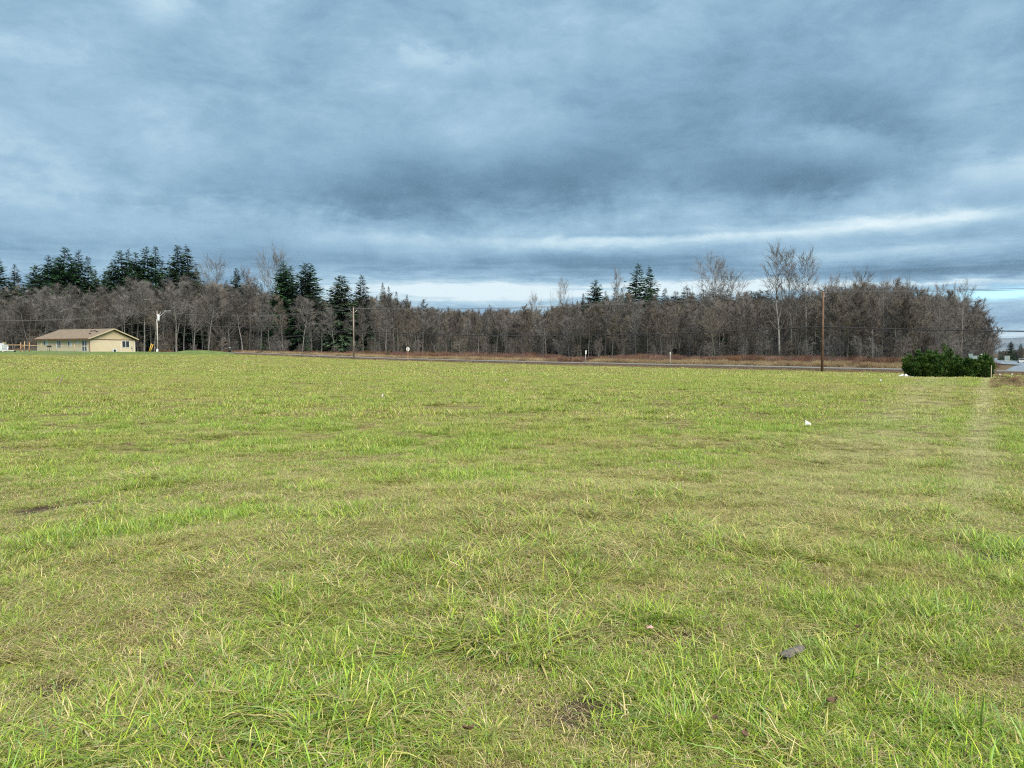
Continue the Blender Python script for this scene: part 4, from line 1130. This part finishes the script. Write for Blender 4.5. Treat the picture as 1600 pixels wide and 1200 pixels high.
def opening(face, p0, p1, y0, y1, panes, name='window', glass='glass', mul=True):
    if face == 'f':
        a, b = sorted((sfront(p0), sfront(p1))); d = C0.y + f.y * (a + b) / 2
    else:
        a, b = sorted((tgab(p0), tgab(p1))); d = C0.y + gq.y * (a + b) / 2
    z0, z1 = zwall(y1, d), zwall(y0, d)
    if name == 'door': z0 = max(.2, z0)
    e = empty(name, (0, 0, 0)); e.parent = house
    def bx(mb, u0, u1, q0, q1, o0, o1):
        return hbox(mb, u0, u1, -o1, -o0, q0, q1) if face == 'f' else hbox(mb, -o1, -o0, u0, u1, q0, q1)
    fr = MB(); fw = .08
    bx(fr, a, b, z1 - fw, z1, 0.0, .06); bx(fr, a, b, z0, z0 + fw, 0.0, .06); bx(fr, a, a + fw, z0 + fw, z1 - fw, 0.0, .06); bx(fr, b - fw, b, z0 + fw, z1 - fw, 0.0, .06)
    for k in range(1, panes):
        c = a + (b - a) * k / panes; bx(fr, c - fw * .55, c + fw * .55, z0 + fw, z1 - fw, 0.0, .055)
    if name == 'door': bx(fr, a + fw, b - fw, z0 + .95, z0 + 1.05, 0.0, .05)
    fr.build('frame', M['trimw'], e)
    for k in range(panes):
        u0 = a + (b - a) * k / panes; u1 = a + (b - a) * (k + 1) / panes
        pm = MB(); bx(pm, u0 + fw * .6, u1 - fw * .6, z0 + fw * .8, z1 - fw * .8, 0.002, .025)
        pm.build('pane', M['curtain' if glass == 'mix' and k == 0 else 'glass'], e)
    return e
opening('f', 69, 76, 531.5, 539.5, 2, glass='mix'); opening('f', 90, 96.5, 532, 542.5, 2); opening('f', 107, 113, 532, 542, 2, glass='mix'); opening('f', 120.5, 124, 531.5, 537, 1, glass='mix')
opening('f', 129, 137, 531.5, 549, 2, 'door'); opening('g', 191, 203, 532.5, 543, 2)
w = MB(); t = tgab(190); hbox(w, -.03, -.004, t - .1, t - .02, .2, WALLH - .85); w.build('trim_strip', M['trimw'], house)
t = tgab(206); w = MB(); hbox(w, -.14, -.004, t - .1, t + .15, .95, 1.35); hbox(w, -.06, -.004, t + .16, t + .22, .2, 1.0); w.build('electric_meter', M['grey'], house)
tag(house, 'long single storey beige house with brown shingle roof and gable end', 'house')
# things by the house
q = Vector(C0) + gq * tgab(175.5) - f * .75; q.z = Z0 - .05
e = empty('heat_pump', q, math.atan2(gq.y, gq.x))
MB().box((0, 0, .48), (.92, .38, .80)).build('casing', M['white'], e); MB().box((.34, 0, .04), (.08, .4, .08)).box((-.34, 0, .04), (.08, .4, .08)).build('foot', M['grey'], e)
fy = -.195 if (Matrix.Rotation(math.atan2(gq.y, gq.x), 3, 'Z') @ Vector((0, -1, 0))).dot(-f) > 0 else .195
MB().tube([(-.08, fy, .50), (-.08, fy * 1.12, .50)], .28, 16).build('fan_grille', M['dark'], e)
tag(e, 'white heat pump unit standing against the gable wall of the beige house', 'heat pump')
q = Vector(C0) + f * sfront(90) - gq * 1.6; q.z = zg(q.x, q.y) + .2
e = empty('barbecue_grill', q, math.atan2(f.y, f.x))
MB().box((0, 0, .86), (.7, .45, .22)).box((0, 0, .45), (.06, .06, .7)).build('body', M['dark'], e); MB().tube([(-.35, 0, 1.0), (.35, 0, 1.0)], .2, 10).build('lid', M['dark'], e, True)
MB().box((.55, 0, .9), (.3, .4, .04)).box((-.55, 0, .9), (.3, .4, .04)).build('side_shelf', M['dark'], e); MB().tube([(.3, -.2, 0), (.3, -.2, .8)], .02, 6).tube([(-.3, -.2, 0), (-.3, -.2, .8)], .02, 6).tube([(.3, .2, 0), (.3, .2, .8)], .02, 6).tube([(-.3, .2, 0), (-.3, .2, .8)], .02, 6).build('leg', M['dark'], e)
tag(e, 'small black barbecue grill in front of the long beige wall', 'grill')

# ------------------------------------------------------------------ wire fence with timber brace, left
fd = 138.0
fe = empty('wire_fence', gp(38, fd))
def fl(px, py, d=fd): return Vector(P(px, py, d)) - fe.location
def fbase(px, d=fd):
    p = gp(px, d) - fe.location; p.z -= .2; return p
def post(px, yt, r, m, square=False, d=fd):
    b = fbase(px, d); t = fl(px, yt, d)
    mb = MB()
    if square: mb.box((b + t) / 2, (r * 2, r * 2, (t - b).z))
    else: mb.tube([b, t], r, 8)
    return mb.build('post', M[m], fe, not square)
post(7, 534.5, .24, 'mossy', True)
for px, yt, r, m in ((32.5, 535, .07, 'lumber2'), (38.3, 533.5, .07, 'lumber'), (46.3, 535, .07, 'lumber2'), (64.5, 536.5, .045, 'lumber'), (89, 537, .045, 'grey'), (116.5, 537.5, .045, 'lumber'), (141, 538, .045, 'lumber2')):
    post(px, yt, r, m)
MB().bar(fl(-60, 538.8), fl(32, 539), .09, .14).build('rail', M['lumber'], fe); MB().bar(fl(32, 539.2), fl(60, 540), .07, .12).build('rail', M['lumber'], fe); MB().bar(fl(60, 540), fl(141, 540.2), .035, .045).build('rail', M['lumber'], fe)
MB().bar(fl(33, 543.5), fl(38, 539.5), .08, .1).build('brace', M['lumber2'], fe); MB().bar(fl(34, 547.5), fl(37, 552), .06, .09).build('brace', M['lumber'], fe); MB().bar(fl(43, 549), fl(46, 543.5), .06, .09).build('brace', M['lumber'], fe)
for k in range(5):
    z = .25 + k * .2
    a = fbase(-60); b = fbase(141); MB().tube([a + Vector((0, 0, z + .2)), fbase(40) + Vector((0, 0, z + .2)), b + Vector((0, 0, z + .2))], .008, 4).build('wire', M['grey'], fe)
tag(fe, 'wire fence on timber posts with a top rail, left of the house', 'fence')
# trailer cut by the left edge
te = empty('utility_trailer', gp(-6, 134))
def tl(px, py, d=134): return Vector(P(px, py, d)) - te.location
MB().box(tl(-22, 543.2) + Vector((0, .8, 0)), (5.6, 1.7, 1.05)).build('body', M['white'], te)
MB().box(tl(-24, 538.5) + Vector((0, .8, 0)), (4.6, 1.6, .5)).build('canopy', M['white'], te)
MB().bar(tl(-1, 548) + Vector((0, .1, 0)), tl(17.5, 547.5) + Vector((0, .8, 0)), .09, .10).bar(tl(-1, 548) + Vector((0, 1.5, 0)), tl(17.5, 547.5) + Vector((0, .8, 0)), .09, .10).build('tongue', M['white'], te)
MB().tube([tl(11.2, 551.2), tl(12.6, 541.5)], .07, 8).build('jack', M['white'], te, True)
MB().bar(tl(1.5, 544.5), tl(5, 550), .08, .08).bar(tl(0, 543.3), tl(6, 543.3), .05, .07).build('rail', M['white'], te)
MB().tube([tl(-18, 549.3) - Vector((0, .15, 0)), tl(-18, 549.3) + Vector((0, .1, 0))], .36, 16).build('wheel', M['dark'], te, True)
MB().tube([tl(17.5, 547.8) + Vector((0, .8, -.1)), tl(19.5, 547.8) + Vector((0, .8, -.1))], .14, 8).build('coupler', M['dark'], te, True)
tag(te, 'white trailer with its tongue pointing right, cut by the left edge', 'trailer')

# ------------------------------------------------------------------ signs and markers along the road
b = hit(637.5, 563); b = gp(637.5, 147); H = zat(542, 147) - b.z
e = empty('stop_sign', b)
MB().box((.02, -.06, H / 2 - .15), (.10, .09, H + .1)).build('post', M['lumber2'], e)
V = []; F = []; n = 8
for yy in (0, .02):
    for k in range(8):
        t = math.pi / 8 + k * math.pi / 4; V.append((math.cos(t) * .34, yy, H - .42 + math.sin(t) * .41))
F = [tuple(range(8)), tuple(range(8, 16))[::-1]] + [(k, k + 8, (k + 1) % 8 + 8, (k + 1) % 8) for k in range(8)]
link(bpy.data.objects.new('plate', mesh('plate', V, F, M['white'])), e)
tag(e, 'white backed octagonal sign on a brown post beside the road', 'sign')
for px, yt, d, wpl, hpl, lx, lb in ((913.5, 547.5, 127, .22, .62, .20, 'white marker sign with tall narrow plate on a leaning post'), (1047, 550.5, 116, .16, .30, 0, 'thin white marker post with small cap, left of the near pole')):
    b = gp(px, d); H = zat(yt, d) - b.z; e = empty('road_marker', b)
    MB().tube([(0, 0, -.2), (lx, 0, H - .1)], .045, 8).build('post', M['postw'], e, True)
    MB().box((lx, -.06, H - hpl / 2), (wpl, .03, hpl), Matrix.Rotation(lx * .35, 3, 'Y')).build('plate', M['white'], e)
    tag(e, lb, 'road marker')
d = 84; e = empty('guide_sign', gp(1524, d))
def sl_(px, py): return Vector(P(px, py, d)) - e.location
def plate(px0, px1, y0, y1, dy=0, dep=.05):
    a = sl_(px0, y1); b = sl_(px1, y0); return MB().box((a + b) / 2 + Vector((0, dy, 0)), (b.x - a.x, dep, b.z - a.z))
plate(1514, 1534, 555.8, 561).build('panel', M['signback'], e); plate(1513, 1520, 552.7, 555.7).build('tab', M['signback'], e); plate(1531, 1535, 553, 558.5, -.06).build('route_plate', M['white'], e)
for px in (1518, 1530):
    p = gp(px, d) - e.location; MB().box(p + Vector((0, .08, .7)), (.1, .1, 2.6)).build('post', M['grey'], e)
plate(1522, 1527, 562, 565.5).build('lower_plate', M['signback'], e)
tag(e, 'grey green road sign with white plate, above the evergreen shrubs', 'sign')
d = 250; e = empty('highway_sign', gp(1574, d))
a = Vector(P(1569.5, 564, d)) - e.location; b = Vector(P(1577.5, 556, d)) - e.location
MB().box((a + b) / 2, (b.x - a.x, .06, b.z - a.z)).build('panel', M['signback'], e)
fm = MB(); c = (a + b) / 2
fm.box((c.x, -.05, a.z + .07), (b.x - a.x, .04, .14)).box((c.x, -.05, b.z - .07), (b.x - a.x, .04, .14)).box((a.x + .07, -.05, c.z), (.14, .04, b.z - a.z - .28)).box((b.x - .07, -.05, c.z), (.14, .04, b.z - a.z - .28)).build('border', M['postw'], e)
for x_ in (a.x + .3, b.x - .3): MB().box((x_, .1, (a.z) / 2 - .2), (.12, .12, a.z + .6)).build('post', M['grey'], e)
tag(e, 'pale bordered green sign beside the distant highway', 'sign')
# white car far off on the highway
d = 262; cp = gp(1595.5, d); cp.z += .4
e = empty('car', cp, R(62))
MB().box((0, 0, .62), (4.3, 1.75, .62)).build('body', M['white'], e); MB().box((-.1, 0, 1.22), (2.3, 1.55, .56)).build('cabin', M['white'], e); MB().box((-.1, 0, 1.22), (2.36, 1.40, .40)).box((-.1, 0, 1.22), (1.9, 1.6, .38)).build('window', M['glass'], e)
for sx in (-1.3, 1.3):
    for sy in (-.82, .82): MB().tube([(sx, sy - .1, .32), (sx, sy + .1, .32)], .32, 12).build('wheel', M['dark'], e, True)
tag(e, 'small white car far away on the wet highway', 'car')
# little post right of the shrubs
b = gp(1549, 64); H = zat(571, 64) - b.z
tag(MB().box((b.x, b.y, b.z + H / 2 - .1), (.06, .06, H + .2)).build('corner_post', M['stake']), 'thin pale wooden post at the right end of the evergreen shrubs', 'post')
# dark rounded box on the mound
b = gp(359.5, 168); b.z += .62
e = empty('utility_box', b)
MB().tube([(0, 0, 0), (0, 0, .7), (0, 0, .85), (0, 0, .92)], [.32, .32, .24, .08], 12).build('body', M['dark'], e, True); MB().tube([(0, 0, .93), (0, 0, .98), (0, 0, 1.05)], [.30, .28, .05], 12).build('lid', M['grey'], e, True)
tag(e, 'small dark rounded box with grey lid on the green mound', 'utility box')

# ------------------------------------------------------------------ stakes and litter in the field
def stake(b, t, w_, m, label, ribbon=None):
    mb = MB(); d_ = (Vector(t) - Vector(b)).normalized(); mb.bar(Vector(b) - d_ * .15, t, w_, w_ * .6)
    if ribbon:
        e = empty('survey_stake', b); mb.V = [tuple(Vector(v) - Vector(b)) for v in mb.V]; mb.build('stick', M[m], e)
        r0 = Vector(t).lerp(Vector(b), .35) - Vector(b); rb = MB(); rb.box(r0 + Vector((-w_, -.02, -.02)), (w_ * 1.6, .02, .10), Matrix.Rotation(.25, 3, 'Y')); rb.build('ribbon', M[ribbon], e)
        o = e
    else: o = mb.build('survey_stake', M[m])
    tag(o, label, 'stake', 'survey stakes standing in the field')
def stk(bx, by, tx, ty, w_, m, lb, rb=None):
    b = hit(bx, by); t = Vector(P(tx, ty, b.y - .05)); stake(b, t, w_, m, lb, rb)
stk(92.5, 603, 99, 586, .045, 'stake', 'longer pale stake leaning right, in the left of the field')
stk(85, 597, 92.5, 587.5, .04, 'stake', 'shorter pale stake leaning right beside the longer one')
stk(602.5, 626, 596.5, 612.5, .022, 'stake', 'thin stake leaning left with white ribbon at its foot', 'white')
stk(533, 604, 533.5, 596, .03, 'stake', 'small stake with pinkish ribbon left of the leaning ribboned one', 'pink')
stk(385.3, 564, 385.5, 560, .10, 'stake', 'upright yellowish stake below the right end of the mound')
stk(678, 583.5, 677, 577.5, .05, 'stake', 'tiny pale stake in the field below the stop sign')
stk(790.5, 598, 791.2, 591, .03, 'stake', 'left one of two thin dark based stakes near mid field', 'white')
stk(846, 596.5, 846.5, 590.5, .035, 'stake', 'right one of two thin stakes near mid field')
def sheet(name, poly, h, m, label, cat):
    """crumpled sheet of real thickness lying on the ground"""
    p0 = hit(*poly); r = np.random.RandomState(int(poly[0])); V = []; F = []
    return p0, r
p0 = hit(1262, 668)
V = [(-.10, 0, 0), (.14, .02, 0), (.13, .03, .07), (-.09, .02, .20), (-.10, .02, 0), (.14, .04, 0), (.13, .05, .07), (-.09, .04, .20), (.02, -.01, .04)]
F = [(0, 1, 8), (1, 2, 8), (2, 3, 8), (3, 0, 8), (4, 7, 6, 5), (0, 4, 5, 1), (1, 5, 6, 2), (2, 6, 7, 3), (3, 7, 4, 0)]
o = link(bpy.data.objects.new('plastic_scrap', mesh('plastic_scrap', V, F, M['white']))); o.location = p0 + Vector((0, 0, .05)); o.scale = (.62, .62, .62)
tag(o, 'white triangular scrap standing in the grass right of centre', 'scrap')
p0 = hit(1376, 597); tag(MB().box(p0 + Vector((0, 0, .12)), (.06, .04, .12), Matrix.Rotation(.3, 3, 'Y')).build('marker_tag', M['white']), 'tiny white tag in the grass left of the evergreen shrubs', 'tag')
p0 = gp(1416, 63.2)
r = np.random.RandomState(3); V = []; F = []
for j in range(5):
    for i in range(11):
        V.append((-.50 + i * .1, -.25 + j * .12, .04 + .22 * r.rand() * math.exp(-((i - 3.5) / 2.6) ** 2) + .05 * r.rand()))
for j in range(4):
    for i in range(10): a = j * 11 + i; F.append((a, a + 1, a + 12, a + 11))
o = link(bpy.data.objects.new('plastic_sheet', mesh('plastic_sheet', V, F, M['white']))); o.location = p0 + Vector((0, 0, .05)); md = o.modifiers.new('thickness', 'SOLIDIFY'); md.thickness = .012
tag(o, 'white crumpled plastic sheet at the left foot of the evergreen shrubs', 'plastic sheet')
for i, (px, py, lb) in enumerate(((1562, 590, 'left white scrap in the brown weeds of the right ditch'), (1581, 589.5, 'right white scrap in the brown weeds of the right ditch'))):
    p0 = hit(px, py); tag(MB().box(p0 + Vector((0, 0, .3)), (.14, .08, .09), Matrix.Rotation(.4 + i, 3, 'Y')).build('litter_scrap', M['white']), lb, 'scrap', 'white scraps in the ditch')
# bark piece, scrap and leaves close to the camera
p0 = hit(1238, 1040)
V = []; F = []; r = np.random.RandomState(9)
for i in range(9):
    t = i / 8; wv = .030 * (1 - (2 * t - 1) ** 4 * .7)
    for k in range(6):
        a = math.pi * k / 5; V.append((-.075 + t * .15 + r.randn() * .003, math.cos(a) * wv + r.randn() * .002, math.sin(a) * wv * .75 + .028 * t + r.randn() * .003))
for i in range(8):
    for k in range(5): a = i * 6 + k; F.append((a, a + 1, a + 7, a + 6))
o = link(bpy.data.objects.new('bark_piece', mesh('bark_piece', V, F, M['barkbit']))); o.location = p0 + Vector((0, 0, .055)); o.rotation_euler = (0, 0, .35); md = o.modifiers.new('thickness', 'SOLIDIFY'); md.thickness = .008
tag(o, 'grey curved piece of bark lying in the grass at lower right', 'bark')
p0 = hit(1016, 1003)
V = [(-.03, 0, 0), (.0, -.02, .012), (.03, 0, .004), (.01, .025, .02), (-.02, .02, .006)]
o = link(bpy.data.objects.new('pink_scrap', mesh('pink_scrap', V, [(0, 1, 3, 4), (1, 2, 3)], M['pink']))); o.location = p0 + Vector((0, 0, .07)); o.scale = (.7, .7, .7); md = o.modifiers.new('thickness', 'SOLIDIFY'); md.thickness = .003
tag(o, 'small pink scrap on the grass left of the bark piece', 'scrap')
for i, (px, py, s, lb) in enumerate(((1300, 1118, 1.0, 'dark red brown leaf in the grass below the bark piece'), (1162, 1172, .9, 'tan leaf at the bottom edge, right of centre'), (732, 1165, 1.1, 'upright brown leaf at the bottom edge near the coarse grass'),
                                  (1340, 1000, .9, 'curled brown leaf in the grass above and right of the bark'), (1118, 1146, .8, 'small dull leaf left of the tan leaf at the bottom edge'))):
    p0 = hit(px, py); V = []; F = []; r = np.random.RandomState(50 + i)
    for a, b_ in ((0, 0), (.25, .5), (.5, .72), (.75, .5), (1, 0)):
        for sgn in (-1, 0, 1): V.append((a * .075 - .037, sgn * b_ * .034, (abs(sgn) * .016 + (a - .5) ** 2 * .06) + r.rand() * .006))
    for k in range(4):
        for j in range(2): q_ = k * 3 + j; F.append((q_, q_ + 1, q_ + 4, q_ + 3))
    o = link(bpy.data.objects.new('fallen_leaf', mesh('fallen_leaf', V, F, M['leaf']))); o.location = p0 + Vector((0, 0, .06)); o.rotation_euler = (.3, -.2 + .5 * (i == 2), i * 1.3); s *= .75; o.scale = (s, s, s); md = o.modifiers.new('thickness', 'SOLIDIFY'); md.thickness = .0015
    tag(o, lb, 'leaf', 'fallen leaves in the near grass')

# ------------------------------------------------------------------ far right: wood beyond the highway and the mountains
fx, fs, fi, fr = [], [], [], []
fp2 = [bpy.data.objects.new('far_tree', b) for a in ALDER[:3] for b in a] + [bpy.data.objects.new('far_tree', b) for a in (FIR[3], FIR[5]) for b in a]
for i in range(1000):
    px = rnd.uniform(1561, 1770); d = rnd.uniform(420, 640) if px < 1590 else rnd.uniform(340, 600)
    p = gp(px, d); con = rnd.random() < .4; h = (zat(550 - (max(0, px - 1570)) * .12, d, px) - p.z) * rnd.uniform(.75, 1.1); a = rnd.random() * 6.28; k = 6 + 2 * rnd.randrange(2) if con else rnd.randrange(3) * 2
    for j in (0, 1): fx.append(p); fs.append(h / (26 if con else 16)); fi.append(k + j); fr.append((0, 0, a))
scatter('far_woods', fx, fr, fs, fi, fp2)
plant_to('fir_tree', FIR[3], 26.0, 1579, 533, 460, 'dark fir standing above the distant wood by the highway', 'fir', wide=1.3)
plant_to('fir_tree', FIR[0], 26.0, 1594, 536, 430, 'pointed fir at the right edge above the distant wood', 'fir', wide=1.3)
V = []; F = []; r = np.random.RandomState(77); n = 150
az0, az1 = math.atan((500 - 800) / FPX), math.atan((2300 - 800) / FPX)
D0 = 20000.0; prof = np.zeros(n); amp = 1.0
xs_ = np.linspace(0, 1, n)
for o_ in range(6):
    k = 2 ** o_ * 7; prof += np.interp(xs_ * k, np.arange(k + 1), r.rand(k + 1)) * amp; amp *= .5
prof = 215 + prof * 120
for i in range(n):
    a = az0 + (az1 - az0) * i / (n - 1); ca, sa = math.sin(a), math.cos(a)
    for j, (dd, hh) in enumerate(((-2600, -60), (-1500, .35), (-600, .75), (0, 1.0), (700, .7), (2600, -60))):
        jit = r.randn() * 160; z = hh * prof[i] * (1 + (.12 * r.randn() if 0 < hh < 1 else 0)) if hh > 0 else hh
        V.append((ca * (D0 + dd + jit), sa * (D0 + dd + jit), z))
for i in range(n - 1):
    for j in range(5): a = i * 6 + j; F.append((a, a + 6, a + 7, a + 1))
tag(link(bpy.data.objects.new('mountains', mesh('mountains', V, F, M['mountain'], True))), kind='structure')

# ------------------------------------------------------------------ the air between here and the mountains
HAZE = 2.2e-5
def haze():
    mb = MB(); top_ = float(prof.max()) + 25; mb.box((0, 8500, (top_ - 66) / 2), (60000, 45000, top_ + 66))
    m = bpy.data.materials.new('haze_air'); m.use_nodes = True; g = G(m.node_tree)
    out = g.n('ShaderNodeOutputMaterial'); v = g.n('ShaderNodeVolumePrincipled')
    v.inputs['Color'].default_value = (.80, .90, 1, 1); v.inputs['Density'].default_value = HAZE; v.inputs['Anisotropy'].default_value = .2
    g.put(out.inputs['Volume'], v.outputs[0])
    tag(mb.build('haze', m), kind='stuff')
haze()
